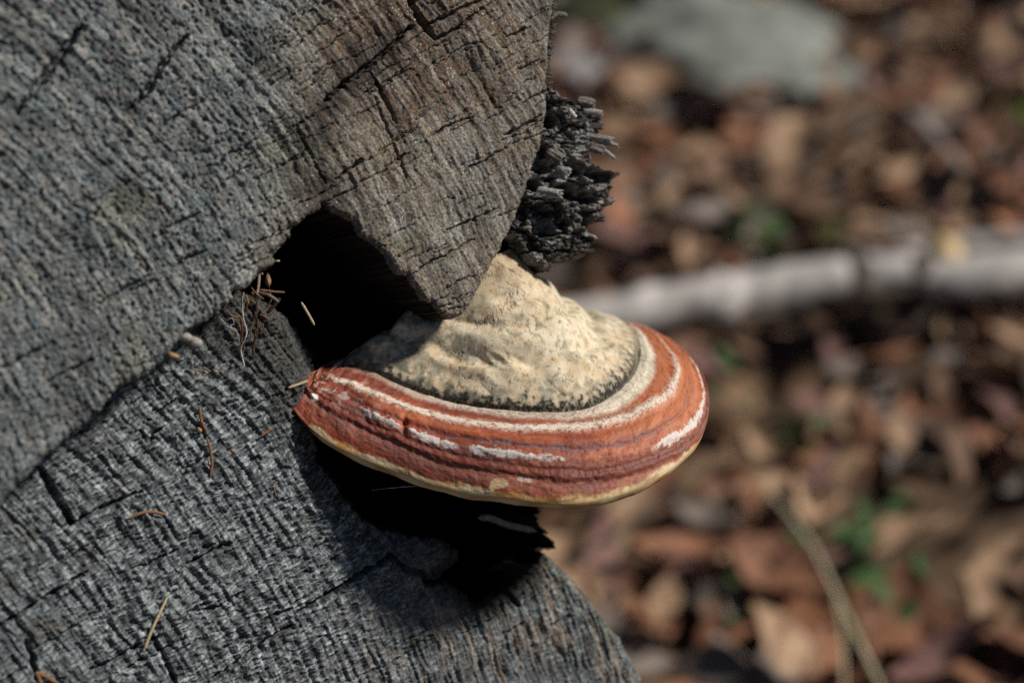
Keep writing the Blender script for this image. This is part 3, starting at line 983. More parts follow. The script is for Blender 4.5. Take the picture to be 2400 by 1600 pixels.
def flake(px, py, z, L, R, ang, yaw, seed, tone):
    """one crumbly bark piece: a fibrous stub with a hollow broken end"""
    r = np.random.default_rng(seed)
    a = math.radians(ang); y = math.radians(yaw)
    d = math.cos(a) * math.cos(y) * RIGHT - math.sin(a) * math.cos(y) * UP + math.sin(y) * FWD
    s1 = np.cross(d, FWD); s1 /= np.linalg.norm(s1)
    s2 = np.cross(d, s1)
    L *= PXM; R *= PXM
    c = at(px, py, z)
    n, m = 30, 13
    th = np.linspace(0, 2 * np.pi, n, endpoint=False)
    prof = 1 + .34 * noise2(np.cos(th) * 1.6 + seed, np.sin(th) * 1.6, 310) + .30 * noise2(np.cos(th) * 4.5 + seed, np.sin(th) * 4.5, 311)
    jag = 1 + .5 * noise2(np.cos(th) * 3 + seed, np.sin(th) * 3 + 7, 312)
    asp = r.uniform(.55, 1.0)
    rows_, cols_ = [], []
    st = [(-.5, .1), (-.5, .55), (-.46, .9)] + [(s, 1.0) for s in np.linspace(-.35, .42, 6)] + [(.5, .93), (.5, .72), (.42, .5), (.25, .3)]
    for s, f in st:
        wob = 1 + .22 * noise2(np.cos(th) * 1.5 + seed, np.full(n, s * 3.0), 313) + .16 * noise2(np.cos(th) * 4 + seed * 2, np.sin(th) * 4 + s * 5, 315)
        rr = R * f * prof * wob
        ll = L * s * (jag if s > 0 else 1)
        rows_.append(c + d * (ll if np.ndim(ll) else np.full(n, ll))[:, None] + s1 * (rr * np.cos(th))[:, None] + s2 * (rr * np.sin(th) * asp)[:, None])
        cc = np.array(tone) * (1 + .8 * noise2(np.cos(th) * 5 + seed, np.sin(th) * 5 + s * 2, 314))[:, None]
        cols_.append(np.clip(cc, .006, 1) * np.ones((n, 1)))
    return mesh_np('bark_flake', np.concatenate(rows_), grid_faces(len(st), n, True), np.concatenate(cols_))


DK = (.06, .052, .046); GY = (.25, .238, .22); MD = (.14, .125, .11); BR = (.13, .09, .058)
FL = [(1372, 240, .500, 44, 10, 12, 0, MD), (1388, 262, .500, 46, 7, 6, 5, GY), (1384, 296, .500, 60, 8, 4, 0, DK), (1400, 322, .499, 70, 7, 10, 0, GY),
      (1424, 336, .500, 54, 5, 14, -5, GY), (1422, 356, .500, 50, 4, 40, -5, GY), (1392, 346, .500, 50, 12, 18, 0, MD), (1416, 474, .502, 44, 8, -4, -10, GY),
      (1398, 510, .502, 40, 9, 8, -10, DK), (1362, 590, .500, 56, 4, -6, 0, DK), (1318, 402, .490, 40, 13, 30, -40, GY), (1300, 366, .489, 50, 12, 35, -20, MD),
      (1286, 452, .487, 60, 12, 8, -15, GY), (1342, 512, .494, 44, 14, 40, -45, MD), (1278, 620, .497, 34, 11, 25, -10, DK)]
for k, (px, py, z, L, R, ang, yaw, tone) in enumerate(FL):
    link('bark_flake', flake(px, py, z, L, R, ang, yaw, k + 1, tone), M_bark, log)


def strip(p, width, thick, seed=0, twist=0.0):
    """thin tapered stick / needle along world points"""
    p = np.asarray(p, float)
    n = max(8, len(p) * 4)
    c = catmull(p, n)
    d = np.gradient(c, axis=0)
    d /= np.linalg.norm(d, axis=1)[:, None] + 1e-12
    s1 = np.cross(d, FWD + 0.01); s1 /= np.linalg.norm(s1, axis=1)[:, None] + 1e-12
    s2 = np.cross(d, s1)
    s = np.linspace(0, 1, n)
    wd = width * (np.clip(np.minimum(s, 1 - s) * 9, .25, 1)) * (1 + .15 * noise2(s * 6 + seed, s * 0, 320))
    m = 8
    th = np.linspace(0, 2 * np.pi, m, endpoint=False)
    V = (c[:, None] + s1[:, None] * (np.cos(th)[None, :, None] * wd[:, None, None] / 2)
         + s2[:, None] * (np.sin(th)[None, :, None] * thick / 2 * (wd / width)[:, None, None]))
    V = V.reshape(-1, 3)
    F = grid_faces(n, m, True)
    caps = np.array([[0, 2, 4, 6], [(n - 1) * m + 6, (n - 1) * m + 4, (n - 1) * m + 2, (n - 1) * m]])
    return V, np.concatenate([F, caps])


# shredded fringe down the upper right rim, and the two pale splinters
Vs, Fs, k0 = [], [], 0
for _ in range(60):
    y = random.uniform(-20, 210)
    x = np.interp(y, [-40, 40, 120, 210], [1297, 1297, 1287, 1284]) + random.uniform(-6, 3)
    L = random.uniform(3, 11); a = random.uniform(-.9, .7)
    z = .4885 + random.uniform(-.001, .004)
    p = at(np.array([x - 8, x, x + L * math.cos(a)]), np.array([y, y, y + L * math.sin(a)]), np.array([z, z, z + .002]))
    V, F = strip(p, random.uniform(3, 7) * PXM, .0006, _)
    Vs.append(V); Fs.append(F + k0); k0 += len(V)
me = mesh_np('bark_fringe', np.concatenate(Vs), np.concatenate(Fs), np.ones((k0, 3)) * np.array([.05, .045, .036]))
tag(link('bark_fringe', me, M_bark, log), kind='stuff')
V, F = strip(at(np.array([1285, 1305, 1330]), np.array([46, 34, 36]), np.array([.488, .489, .490])), 13 * PXM, .001, 3)
link('splinter', mesh_np('splinter', V, F, np.ones((len(V), 3)) * np.array([.12, .115, .085])), M_wood, log)
V, F = strip(at(np.array([1334, 1342, 1350]), np.array([255, 266, 276]), np.array([.484, .483, .482])), 10 * PXM, .0007, 4)
link('splinter', mesh_np('splinter', V, F, np.ones((len(V), 3)) * np.array([.5, .46, .42])), M_wood, log)
V, F = strip(at(np.array([1120, 1150, 1185, 1220, 1256]), np.array([1212, 1214, 1228, 1236, 1244]), np.array([.500, .503, .508, .512, .516])), 17 * PXM, .002, 9)
sp_ = V.copy()
link('splinter', mesh_np('splinter', V, F, np.array([.17, .165, .145]) * (1 + .5 * noise3(V / .0025, 330))[:, None]), M_wood, log)

# ------------------------------------------------------------------ needles, flakes and threads on the log
def needle_mat(name, c, c2):
    return mat_noise(name, c, c2, scale=900, rough=0.6, bump=0.2, bdist=0.0002)


M_nd = [needle_mat('brown_needle', (.14, .065, .032), (.26, .135, .07)), needle_mat('straw_needle', (.36, .27, .15), (.52, .42, .26)),
        needle_mat('grey_needle', (.13, .095, .07), (.27, .225, .19)), needle_mat('dark_needle', (.05, .03, .02), (.12, .075, .04))]


def needle(name, pts, width, mat, label, cat, group=None, D=None, lift=0.0012, thick=None):
    """lying on the lower face (D given as its depth) or at given depths"""
    p = np.array(pts, float)
    if p.shape[1] == 2:
        a, b = on_face(p[:, 0], p[:, 1], STEP - lift)
        W = face_pt(a, b, STEP - lift)
    else:
        W = at(p[:, 0], p[:, 1], p[:, 2] - .007)
    V, F = strip(W, .78 * width * PXM, (thick or width * .45) * PXM, len(pts))
    c = V.mean(0)
    o = link(name, mesh_np(name, V - c, F), M_nd[mat])
    o.location = c
    return tag(o, label, cat, group)


GN = 'dry needles caught on the log'
needle('pine_needle', [(468, 953), (472, 985), (484, 1012)], 9, 0, 'short brown needle above the small bud on the lower log face', 'needle', GN)
needle('pine_needle', [(484, 1022), (492, 1050), (497, 1085), (493, 1118)], 9, 0, 'long brown needle hanging below the small bud on the log', 'needle', GN)
needle('pine_needle', [(303, 1214), (330, 1202), (360, 1199), (388, 1206)], 9, 0, 'arched brown needle lying level on the lower log face', 'needle', GN)
needle('pine_needle', [(395, 1393), (372, 1440), (352, 1485), (338, 1523)], 9, 1, 'straight straw coloured needle slanting across the lower log face', 'needle', GN)
needle('pine_needle', [(612, 1021), (625, 1012), (638, 1004)], 7, 0, 'tiny brown needle between the log bud and the fungus', 'needle', GN)
needle('pine_needle', [(676, 908), (700, 900), (722, 892)], 8, 1, 'tan needle stuck beside the left tip of the fungus', 'needle', GN)
needle('pine_needle', [(640, 1132), (646, 1160)], 6, 0, 'faint short brown needle in the fungus shadow edge', 'needle', GN)
needle('forked_twig', [(84, 1574), (92, 1590), (96, 1612)], 12, 0, 'brown forked twig at the bottom corner of the log', 'twig')
needle('forked_twig', [(84, 1574), (110, 1586), (140, 1606)], 12, 0, 'second prong of the brown twig at the bottom corner of the log', 'twig')
Z0 = .472
needle('crevice_needle', [(608, 640, .466), (606, 668, .464), (601, 697, .462)], 8, 2, 'brown needle hanging straight down under the ragged log edge', 'needle', GN)
needle('crevice_needle', [(604, 686, .462), (630, 692, .460), (654, 708, .459)], 9, 2, 'pale curved needle jutting right from the clump under the edge', 'needle', GN)
needle('crevice_needle', [(608, 679, .466), (640, 683, .467), (668, 685, .468)], 6, 0, 'thin brown needle lying level behind the pale curved one', 'needle', GN)
needle('crevice_needle', [(625, 735, .468), (642, 716, .467), (657, 698, .466)], 11, 3, 'broad grey needle slanting up in the hollow mouth', 'needle', GN)
needle('crevice_needle', [(706, 708, .474), (722, 735, .474), (737, 762, .475)], 8, 1, 'straw needle alone in the dark hollow', 'needle', GN)
needle('crevice_needle', [(608, 737, .468), (618, 741, .467), (629, 748, .466)], 7, 0, 'short orange brown needle low in the clump', 'needle', GN)
needle('crevice_needle', [(534, 731, .462), (548, 743, .462), (563, 740, .462)], 6, 0, 'bent brown needle nearest the left end of the crevice', 'needle', GN)
needle('crevice_needle', [(563, 740, .462), (568, 765, .464), (565, 805, .466)], 8, 0, 'curved brown needle dropping from the bent one', 'needle', GN)
needle('crevice_needle', [(592, 684, .464), (597, 696, .463), (600, 706, .462)], 7, 0, 'stubby brown needle in the middle of the clump', 'needle', GN)
needle('crevice_needle', [(575, 690, .464), (580, 702, .463), (582, 711, .462)], 7, 0, 'stubby brown needle at the left of the clump', 'needle', GN)
needle('crevice_twig', [(603, 700, .466), (600, 740, .468), (603, 770, .470), (594, 812, .472), (596, 838, .473)], 8, 3, 'dark thin rootlet hanging from the crevice clump', 'twig')
needle('crevice_twig', [(571, 684, .464), (568, 700, .464), (570, 722, .465)], 9, 2, 'frayed grey rootlet beside the dark one in the crevice', 'twig')
needle('crevice_needle', [(640, 612, .470), (648, 612, .469), (656, 611, .469)], 6, 1, 'tiny tan tip poking out from the ragged log edge', 'needle', GN)


rd = np.random.default_rng(31)
for k in range(14):
    x, y = rd.uniform(552, 640), rd.uniform(668, 800)
    z = .4655 + .00003 * (x - 600) + rd.uniform(0, .003)
    a, L = rd.uniform(.6, 2.4), rd.uniform(14, 42)
    needle('debris_fibre', [(x, y, z), (x + L * .5 * math.cos(a) + rd.normal() * 4, y + L * .5 * math.sin(a), z), (x + L * math.cos(a), y + L * math.sin(a), z + .001)],
           rd.uniform(3.5, 6.5), 3 if k % 3 else 0, ('dull brown' if k % 3 == 0 else 'dark') + ' debris fibre caught in the crevice under the ragged log edge', 'debris', GN)


def thread(pts, name, label, rad=0.00009):
    p = np.array(pts, float)
    W = catmull(at(p[:, 0], p[:, 1], p[:, 2] - .008), len(p) * 6)
    V, F = strip(W[::2], rad * 2, rad * 2)
    c = V.mean(0)
    o = link(name, mesh_np(name, V - c, F), M_thr)
    o.location = c
    return tag(o, label, 'thread', 'pale spider threads')


M_thr = mat_noise('pale_thread', (.5, .5, .5), (.7, .7, .68), scale=400, rough=.5)
thread([(568, 695, .463), (570, 742, .464), (578, 772, .465), (576, 790, .465), (565, 815, .467), (568, 838, .468), (572, 858, .468), (556, 874, .469)], 'spider_thread', 'kinked pale thread hanging below the needle clump', .00016)
thread([(512, 740, .46), (535, 765, .462), (550, 770, .462), (558, 785, .463), (562, 808, .465)], 'spider_thread', 'loose pale thread from the ragged edge into the crevice')
thread([(530, 750, .461), (545, 746, .461), (548, 760, .462), (540, 762, .462), (550, 775, .463), (560, 770, .463)], 'spider_thread', 'curled pale thread tangle at the crevice mouth', .00007)
thread([(868, 1148, .478), (930, 1142, .47), (982, 1138, .4605)], 'spider_thread', 'fine thread stretched from under the fungus rim', .00004)


def chip(px, py, rx, ry, z, mat, label, cat, name, seed, group=None):
    """small irregular lens-shaped flake"""
    n = 14
    th = np.linspace(0, 2 * np.pi, n, endpoint=False)
    pr = 1 + .3 * noise2(np.cos(th) * 1.5 + seed, np.sin(th) * 1.5, 340)
    rows_ = []
    for f, dz in ((.05, -.5), (.6, -.42), (1, 0), (.6, .3), (.05, .4)):
        rows_.append(at(px + rx * f * pr * np.cos(th), py + ry * f * pr * np.sin(th) + .25 * rx * f * np.cos(th), z + dz * ry * PXM * np.ones(n)))
    V = np.concatenate(rows_); c = V.mean(0)
    o = link(name, mesh_np(name, V - c, grid_faces(5, n, True)), mat)
    o.location = c
    return tag(o, label, cat, group)


M_fl = mat_noise('pale_flake', (.22, .20, .185), (.36, .335, .31), scale=700, rough=.8)
M_fb = mat_noise('brown_flake', (.26, .14, .07), (.42, .28, .16), scale=700, rough=.7)
chip(430, 788, 24, 13, .4395, M_fl, 'pale fluffy flake on the ragged edge of the upper log face', 'flake', 'bark_chip', 1)
chip(456, 802, 22, 14, .4430, M_fl, 'grey flake tucked just right of the pale fluffy flake', 'flake', 'bark_chip', 2)
chip(404, 833, 15, 8, .4380, M_fb, 'small tan flake lower left of the pale fluffy flake', 'flake', 'bark_chip', 3)
chip(628, 657, 8, 15, .468, M_fb, 'oval brown seed hanging in the crevice mouth', 'seed', 'seed_scale', 4)
chip(467, 1007, 7, 6, float((face_pt(*on_face(np.array(467.), np.array(1007.), STEP - .001), STEP - .001) - CAMPOS) @ FWD), M_fb, 'tiny tan bud between two needles on the lower log face', 'bud', 'seed_scale', 5)
chip(612, 640, 6, 4, .464, M_fb, 'tiny tan scale at the lip of the ragged edge', 'seed', 'seed_scale', 6)
for k, (x, y) in enumerate([(505, 870), (482, 872), (462, 874), (365, 1288 - 90), (285, 1065), (545, 1055), (510, 960)]):
    z = float((face_pt(*on_face(np.array(float(x)), np.array(float(y)), STEP - .001), STEP - .001) - CAMPOS) @ FWD)
    chip(x, y, 6, 4, z, M_fb, 'tiny brown crumb stuck on the lower log face', 'crumb', 'wood_crumb', 10 + k, 'brown crumbs on the lower log face')

# ------------------------------------------------------------------ forest floor
M_soil = mat_noise('forest_soil', (.05, .031, .019), (.15, .09, .055), scale=14, rough=.95, bump=.8, bdist=.01, c3=(.09, .056, .034))
g = np.concatenate([-np.geomspace(150, .02, 90), np.geomspace(.02, 150, 90)])
gx, gy = np.meshgrid(g + 1.0, g + 1.6)
hol = [(ground_at(np.array(float(a)), np.array(float(b))), c * .0005) for a, b, c, d in [(1790, 870, 150, 0), (1845, 1490, 75, 0), (2215, 430, 130, 0), (1960, 860, 90, 0)]]
gz = .018 * fbm(gx / .35, gy / .35, 401, 3) * np.exp(-((gx - 1) ** 2 + (gy - 1.6) ** 2) / 60) - .012
for hp, hr in hol:
    gz = gz - .05 * np.exp(-((gx - hp[0]) ** 2 + (gy - hp[1]) ** 2) / hr ** 2)
gm = mesh_np('ground', np.stack([gx, gy, gz], -1).reshape(-1, 3), grid_faces(180, 180))
tag(link('ground', gm, M_soil), 'dark forest soil under the fallen leaves', kind='structure')


def leaf_mesh(name, seed):
    r = np.random.default_rng(seed)
    nl, nw = 9, 5
    s = np.linspace(0, 1, nl)
    half = .30 * np.sin(np.pi * np.clip(s, .015, .985) ** r.uniform(.75, 1.05)) ** r.uniform(.8, 1.0) * r.uniform(.62, 1.2)
    V = []
    curl, cup, tw, wv = r.uniform(-.5, .9), r.uniform(-.5, 1.3), r.uniform(-.6, .6), r.uniform(.02, .07)
    for i, t in enumerate(s):
        for j in range(nw):
            q = (j - (nw - 1) / 2) / ((nw - 1) / 2)
            x = half[i] * q * (1 - .12 * abs(cup))
            y = t - .5
            z = curl * (t - .5) ** 2 * .8 + cup * .5 * abs(q) * half[i] + tw * (t - .5) * x + wv * math.sin(7 * t + 3 * q + seed) * abs(q)
            V.append((x, y, z))
    V.append((0, -.62, curl * .3 * .8 + .03))
    me = mesh_np(name, np.array(V), grid_faces(nl, nw))
    return me


LEAF_COL = {
    'pale_tan': [(.26, .155, .092), (.40, .262, .16), 'pale tan'],
    'russet': [(.175, .075, .04), (.27, .125, .068), 'russet brown'],
    'brown': [(.10, .056, .034), (.175, .10, .062), 'dull brown'],
    'grey': [(.14, .112, .092), (.24, .195, .165), 'grey brown'],
    'purple': [(.125, .064, .054), (.20, .105, .09), 'purplish brown'],
}
LM = {k: mat_noise('leaf_' + k, v[0], v[1], scale=3.0, rough=.7, bump=.35, bdist=.02, rnd=.28, spec=.3) for k, v in LEAF_COL.items()}
protos = {k: [leaf_mesh('dead_leaf', 500 + 10 * i + j) for j in range(6)] for i, k in enumerate(LEAF_COL)}
for k in protos:
    for me in protos[k]:
        me.materials.append(LM[k])
keys = list(LEAF_COL)


def leaf_matrix(x, y, z, size, r, tilt=.36):
    return (Matrix.Translation((x, y, z)) @ Matrix.Rotation(r.uniform(0, 2 * math.pi), 4, 'Z') @ Matrix.Rotation(r.normal() * tilt, 4, 'X')
            @ Matrix.Rotation(r.normal() * tilt, 4, 'Y') @ Matrix.Scale(size, 4))


def leaf_words(px, py, size, Mx):
    by = 765 - .13 * (px - 1250)
    if py < 330: zone = 'beside the lichen boulder' if px < 2000 else 'right of the lichen boulder'
    elif py < by - 40: zone = ('between the crumbly bark and the moss' if px < 1620 else 'just beyond the moss cushion' if px < 2000 else 'beyond the branch near the slanting stick')
    elif py < by + 70: zone = 'against the left half of the fallen branch' if px < 1850 else 'against the right half of the fallen branch'
    elif py < 1150: zone = 'between the fallen branch and the green seedling' if px < 1950 else 'below the right end of the branch'
    elif px < 1560: zone = 'close to the lower edge of the log'
    elif px < 1760: zone = 'left of the dry grass stalks'
    elif px < 2040: zone = 'around the dry grass stalks'
    else: zone = 'around the big purplish leaf'
    big = 'large' if size > .088 else 'small' if size < .068 else 'middling'
    lie = 'flat' if abs(Mx[2][2]) / size > .93 else 'tilted'
    return big, lie, zone


r = np.random.default_rng(77)
cand = []
N = 9500
HOLLOWS = [(1790, 870, 150, 75), (1845, 1490, 75, 70), (2215, 430, 130, 60), (1560, 1480, 40, 60), (2240, 1190, 90, 40), (1960, 860, 90, 40), (2040, 1130, 50, 60), (1600, 520, 60, 40)]
for i in range(N):
    x, y = r.uniform(-.9, 2.7), r.uniform(.35, 5.2)
    size = float(np.clip(r.lognormal(math.log(.078), .26), .045, .13))
    px, py, zd = to_px(np.array([x, y, .02]))
    vis = 1180 < px < 2460 and -60 < py < 1660
    bare = any(((px - hx) / hw) ** 2 + ((py - hy) / hh) ** 2 < 1 for hx, hy, hw, hh in HOLLOWS)
    if bare and r.random() < .85:
        vis = False; y = -9.0
    k = keys[r.choice(5, p=[.17, .31, .26, .13, .13])]
    cand.append([size / zd if vis else 0, x, y, r.uniform(.0, .04), size, k, int(r.integers(6))])
cand = [c for c in cand if c[2] > -5]
N = len(cand)
order = sorted(range(N), key=lambda i: -cand[i][0])
single = set(order[:255])
buckets = {k: [[], [], 0] for k in keys}
base_co = {}
for k in keys:
    for j, me in enumerate(protos[k]):
        co = np.empty(len(me.vertices) * 3, np.float32); me.vertices.foreach_get('co', co)
        fc = np.array([p.vertices[:] for p in me.polygons])
        base_co[k, j] = (co.reshape(-1, 3), fc)
for i, (scr, x, y, z, size, k, j) in enumerate(cand):
    Mx = leaf_matrix(x, y, z + .008, size, r)
    if i in single:
        o = bpy.data.objects.new('dead_leaf', protos[k][j])
        C.objects.link(o)
        o.matrix_world = Mx
        qx, qy, _z = to_px(np.array([x, y, z]))
        big, lie, zone = leaf_words(float(qx), float(qy), size, Mx)
        tag(o, '%s %s %s leaf %s' % (big, lie, LEAF_COL[k][2], zone), 'leaf', '%s fallen leaves' % LEAF_COL[k][2])
    else:
        co, fc = base_co[k, j]
        A4 = np.array(Mx)
        b = buckets[k]
        b[0].append(co @ A4[:3, :3].T + A4[:3, 3]); b[1].append(fc + b[2]); b[2] += len(co)
M_lit = bpy.data.materials.new('leaf_litter_mix')
Vs, Fs, Cs, k0 = [], [], [], 0
for k in keys:
    b = buckets[k]
    for vtx, fc in zip(b[0], b[1]):
        pass
    V = np.concatenate(b[0]); F = np.concatenate(b[1])
    nv = len(base_co[keys[0], 0][0])
    c1, c2 = np.array(LEAF_COL[k][0]), np.array(LEAF_COL[k][1])
    tt = np.repeat(r.random(len(b[0])), nv); gg = np.repeat(r.uniform(.7, 1.25, len(b[0])), nv)
    Cs.append((c1 + (c2 - c1) * tt[:, None]) * gg[:, None])
    Vs.append(V); Fs.append(F + k0); k0 += len(V)
M_lit = mat_attr('leaf_litter_mix', rough=.75, nscale=60, nmix=.3, bump=.3, bdist=.003)
tag(link('leaf_litter', mesh_np('leaf_litter', np.concatenate(Vs), np.concatenate(Fs), np.concatenate(Cs)), M_lit),
    'deep bed of small brown leaves covering the forest floor', 'leaf litter', kind='stuff')

# leaves that can be singled out in the photograph
HERO = [(2350, 1320, 230, 'pale_tan', 60, 'largest pale tan leaf, at the right edge beside the green sprigs'),
        (1830, 1500, 230, 'pale_tan', -40, 'large tan leaf below the dark gap and left of the dry stalk'),
        (2210, 1540, 300, 'purple', 70, 'big purplish leaf right of the dry grass stalk'),
        (2130, 1262, 220, 'pale_tan', 80, 'wide tan oval leaf above the green sprigs'),
        (1990, 1105, 150, 'pale_tan', 60, 'narrow bright tan leaf right of the green seedling'),
        (2110, 1010, 130, 'pale_tan', 10, 'upright tan leaf standing beside a dark hollow'),
        (1650, 1385, 110, 'grey', 60, 'whitish leaf left of the dry grass stalk'),
        (1560, 1400, 150, 'pale_tan', 20, 'tan leaf close to the lower right edge of the log'),
        (1700, 1270, 160, 'russet', 55, 'russet leaf between the dark twig and the dry stalk'),
        (1640, 1120, 190, 'pale_tan', 65, 'tan leaf just under the right rim of the fungus'),
        (2385, 1130, 100, 'grey', 70, 'whitish leaf at the right edge above the largest tan leaf'),
        (1980, 280, 260, 'pale_tan', 78, 'pale beige leaf on the far litter below the boulder'),
        (1850, 345, 230, 'pale_tan', 30, 'tan leaf in the middle of the far litter'),
        (2150, 215, 240, 'russet', 70, 'reddish leaf on the far litter right of the boulder'),
        (2350, 105, 130, 'pale_tan', 15, 'cream leaf standing bright in the far upper corner'),
        (1610, 590, 120, 'pale_tan', 5, 'tan leaf just behind the grey fallen branch near the moss'),
        (1590, 455, 130, 'pale_tan', 30, 'tan leaf a little right of the crumbly bark')]
for px, py, L, k, ang, lab in HERO:
    P = ground_at(np.array(float(px)), np.array(float(py)), .075)
    z = (P - CAMPOS) @ FWD
    size = L * K * z * .92
    o = bpy.data.objects.new('dead_leaf', protos[k][r.integers(6)])
    C.objects.link(o)
    o.matrix_world = (Matrix.Translation(Vector(P)) @ Matrix.Rotation(math.radians(-ang), 4, 'Z') @ Matrix.Rotation(.45, 4, 'X') @ Matrix.Rotation(float(r.normal() * .2), 4, 'Y') @ Matrix.Scale(size, 4))
    tag(o, lab, 'leaf', 'leaves that stand out in the litter')

# grey fallen branch, built of its bark-bare wood with stubs
M_br = mat_noise('grey_branch', (.22, .20, .185), (.60, .56, .52), scale=17, rough=.8, bump=.4, bdist=.004, c3=(.40, .37, .345))
M_dkw = mat_noise('dark_branch_bark', (.06, .045, .035), (.13, .10, .08), scale=40, rough=.9)


def stick(name, px, r_px, mat, h, parent=None, seed=0, n=60, m=16, rough=.12):
    p = np.array(px, float)
    W = ground_at(p[:, 0], p[:, 1], h)
    z = (W - CAMPOS) @ FWD
    rad = np.interp(np.linspace(0, 1, n), np.linspace(0, 1, len(p)), np.array(r_px) * K * z)
    c = catmull(W, n)
    d = np.gradient(c, axis=0); d /= np.linalg.norm(d, axis=1)[:, None]
    s1 = np.cross(d, WUP); s1 /= np.linalg.norm(s1, axis=1)[:, None]
    s2 = np.cross(s1, d)
    th = np.linspace(0, 2 * np.pi, m, endpoint=False)
    rr = rad[:, None] * (1 + rough * noise2(np.cos(th)[None, :] * 1.2 + np.arange(n)[:, None] / 5.0, np.sin(th)[None, :] * 1.2 + seed, 410) * 2)
    V = c[:, None] + s1[:, None] * (np.cos(th)[None, :] * rr)[..., None] + s2[:, None] * (np.sin(th)[None, :] * rr)[..., None]
    V = np.concatenate([V.reshape(-1, 3), c[:1], c[-1:]])
    F = grid_faces(n, m, True)
    j = np.arange(m); j2 = (j + 1) % m
    e0, e1 = n * m, n * m + 1
    caps = np.concatenate([np.stack([np.full(m, e0), np.full(m, e0), j2, j], 1), np.stack([np.full(m, e1), np.full(m, e1), (n - 1) * m + j, (n - 1) * m + j2], 1)])
    me = bpy.data.meshes.new(name)
    me.from_pydata(V.tolist(), [], F.tolist() + [c_[1:].tolist() for c_ in caps])
    me.polygons.foreach_set('use_smooth', np.ones(len(me.polygons), bool))
    return link(name, me, mat, parent)


BRP = [(1250, 768), (1400, 744), (1550, 718), (1700, 693), (1850, 668), (1990, 648), (2130, 646), (2260, 648), (2430, 630)]
br = stick('fallen_branch', BRP, [46, 50, 53, 52, 53, 49, 50, 54, 54], M_br, .078, seed=2, n=110, m=24, rough=.06)
for kx, ky, kr in ((2005, 647, 57), (1690, 696, 57), (2145, 648, 56)):
    stick('knot', [(kx - 26, ky + 3), (kx - 9, ky), (kx + 9, ky), (kx + 26, ky - 3)], [kr - 8, kr + 3, kr + 3, kr - 8], M_dkw if kx != 1690 else M_br, .078, br, seed=kx, n=12, m=18, rough=.2)
for pts_, rp in (([(1740, 742), (1790, 734), (1860, 722)], [9, 15, 8]), ([(2020, 690), (2070, 684), (2130, 684)], [8, 14, 8])):
    stick('bark_patch', pts_, rp, M_dkw, .075, br, seed=3, n=14, m=12, rough=.3)
tag(br, 'pale grey fallen branch lying across the leaf litter behind the fungus', 'branch')
b2 = stick('fallen_branch', [(2060, 600), (2180, 585), (2290, 568), (2420, 560)], [16, 20, 22, 22], M_br, .06, seed=5, n=40)
tag(b2, 'thinner grey stick lying just behind the pale fallen branch', 'branch')
M_cap = mat_noise('tan_cap', (.55, .38, .18), (.68, .50, .27), scale=20, rough=.6)


def lump(name, px, py, h, rx, ry, rz, mat, seed, rough=.25, n=40):
    """rounded rough body standing on the ground, radii in metres"""
    c = ground_at(np.array(float(px)), np.array(float(py)), h)
    th = np.linspace(0, 2 * np.pi, n, endpoint=False)
    ph = np.linspace(.02, math.pi - .02, n // 2)
    T, Ph = np.meshgrid(th, ph)
    D = np.stack([np.sin(Ph) * np.cos(T), np.sin(Ph) * np.sin(T), np.cos(Ph)], -1)
    f = 1 + rough * (noise3(D * 1.6 + seed, 420) + .5 * noise3(D * 3.7 + seed, 421) + .25 * noise3(D * 8 + seed, 422))
    V = D * f[..., None] * np.array([rx, ry, rz])
    o = link(name, mesh_np(name, V.reshape(-1, 3), grid_faces(n // 2, n, True)), mat)
    o.location = c
    return o


tag(lump('acorn_cap', 2212, 594, .10, .022, .022, .022, M_cap, 3, .15, 24), 'round yellowish cap sitting on the pale fallen branch', 'acorn')

# boulder and flat stone far back
M_rock = mat_noise('lichen_rock', (.12, .128, .108), (.24, .252, .226), scale=9, rough=.9, bump=.5, bdist=.02, c3=(.18, .19, .165))
M_st = mat_noise('pinkish_stone', (.20, .185, .18), (.30, .275, .27), scale=12, rough=.9)
tag(lump('boulder', 1690, 125, .01, .22, .29, .075, M_rock, 8, .22, 56), 'grey green lichen covered boulder at the back of the clearing', 'boulder')
tag(lump('flat_stone', 1375, 185, .0, .13, .13, .035, M_st, 5, .3, 40), 'low flat pinkish grey stone beside the lichen boulder', 'stone')
M_mosslog = mat_noise('mossy_bark', (.015, .018, .008), (.05, .05, .022), scale=14, rough=.95, bump=.8, bdist=.02)
ml = stick('mossy_log', [(1000, -62), (1500, -60), (2000, -70), (2500, -60)], [75, 72, 70, 66], M_mosslog, .06, seed=9, n=70, m=24, rough=.12)
tag(ml, 'dark mossy log lying across the far edge of the clearing', 'log')

# thin sticks and grass
M_gr = mat_noise('grey_stick', (.20, .18, .16), (.32, .29, .26), scale=60, rough=.85)
M_tw = mat_noise('dark_twig', (.035, .026, .02), (.075, .055, .042), scale=60, rough=.8)
M_dry = mat_noise('dry_grass', (.46, .40, .24), (.60, .53, .35), scale=60, rough=.6)
tag(stick('stick', [(2120, 260), (2180, 315), (2260, 410)], [15, 17, 15], M_gr, .05, seed=4, n=24, m=10), 'short grey stick slanting in the far litter', 'stick')
tag(stick('twig', [(1330, 1325), (1420, 1262), (1520, 1190), (1660, 1075)], [8, 8, 7, 6], M_tw, .07, seed=6, n=30, m=8), 'thin dark twig crossing the litter below the fungus', 'twig')


def blade(pts, wpx, mat, name, label, cat, hs, group=None):
    p = np.array(pts, float)
    W = np.array([ground_at(np.array(a), np.array(b), h) for (a, b), h in zip(p, hs)])
    z = float(((W - CAMPOS) @ FWD).mean())
    V, F = strip(W, wpx * K * z, wpx * K * z * .5)
    c = V.mean(0)
    o = link(name, mesh_np(name, V - c, F), mat); o.location = c
    return tag(o, label, cat, group)


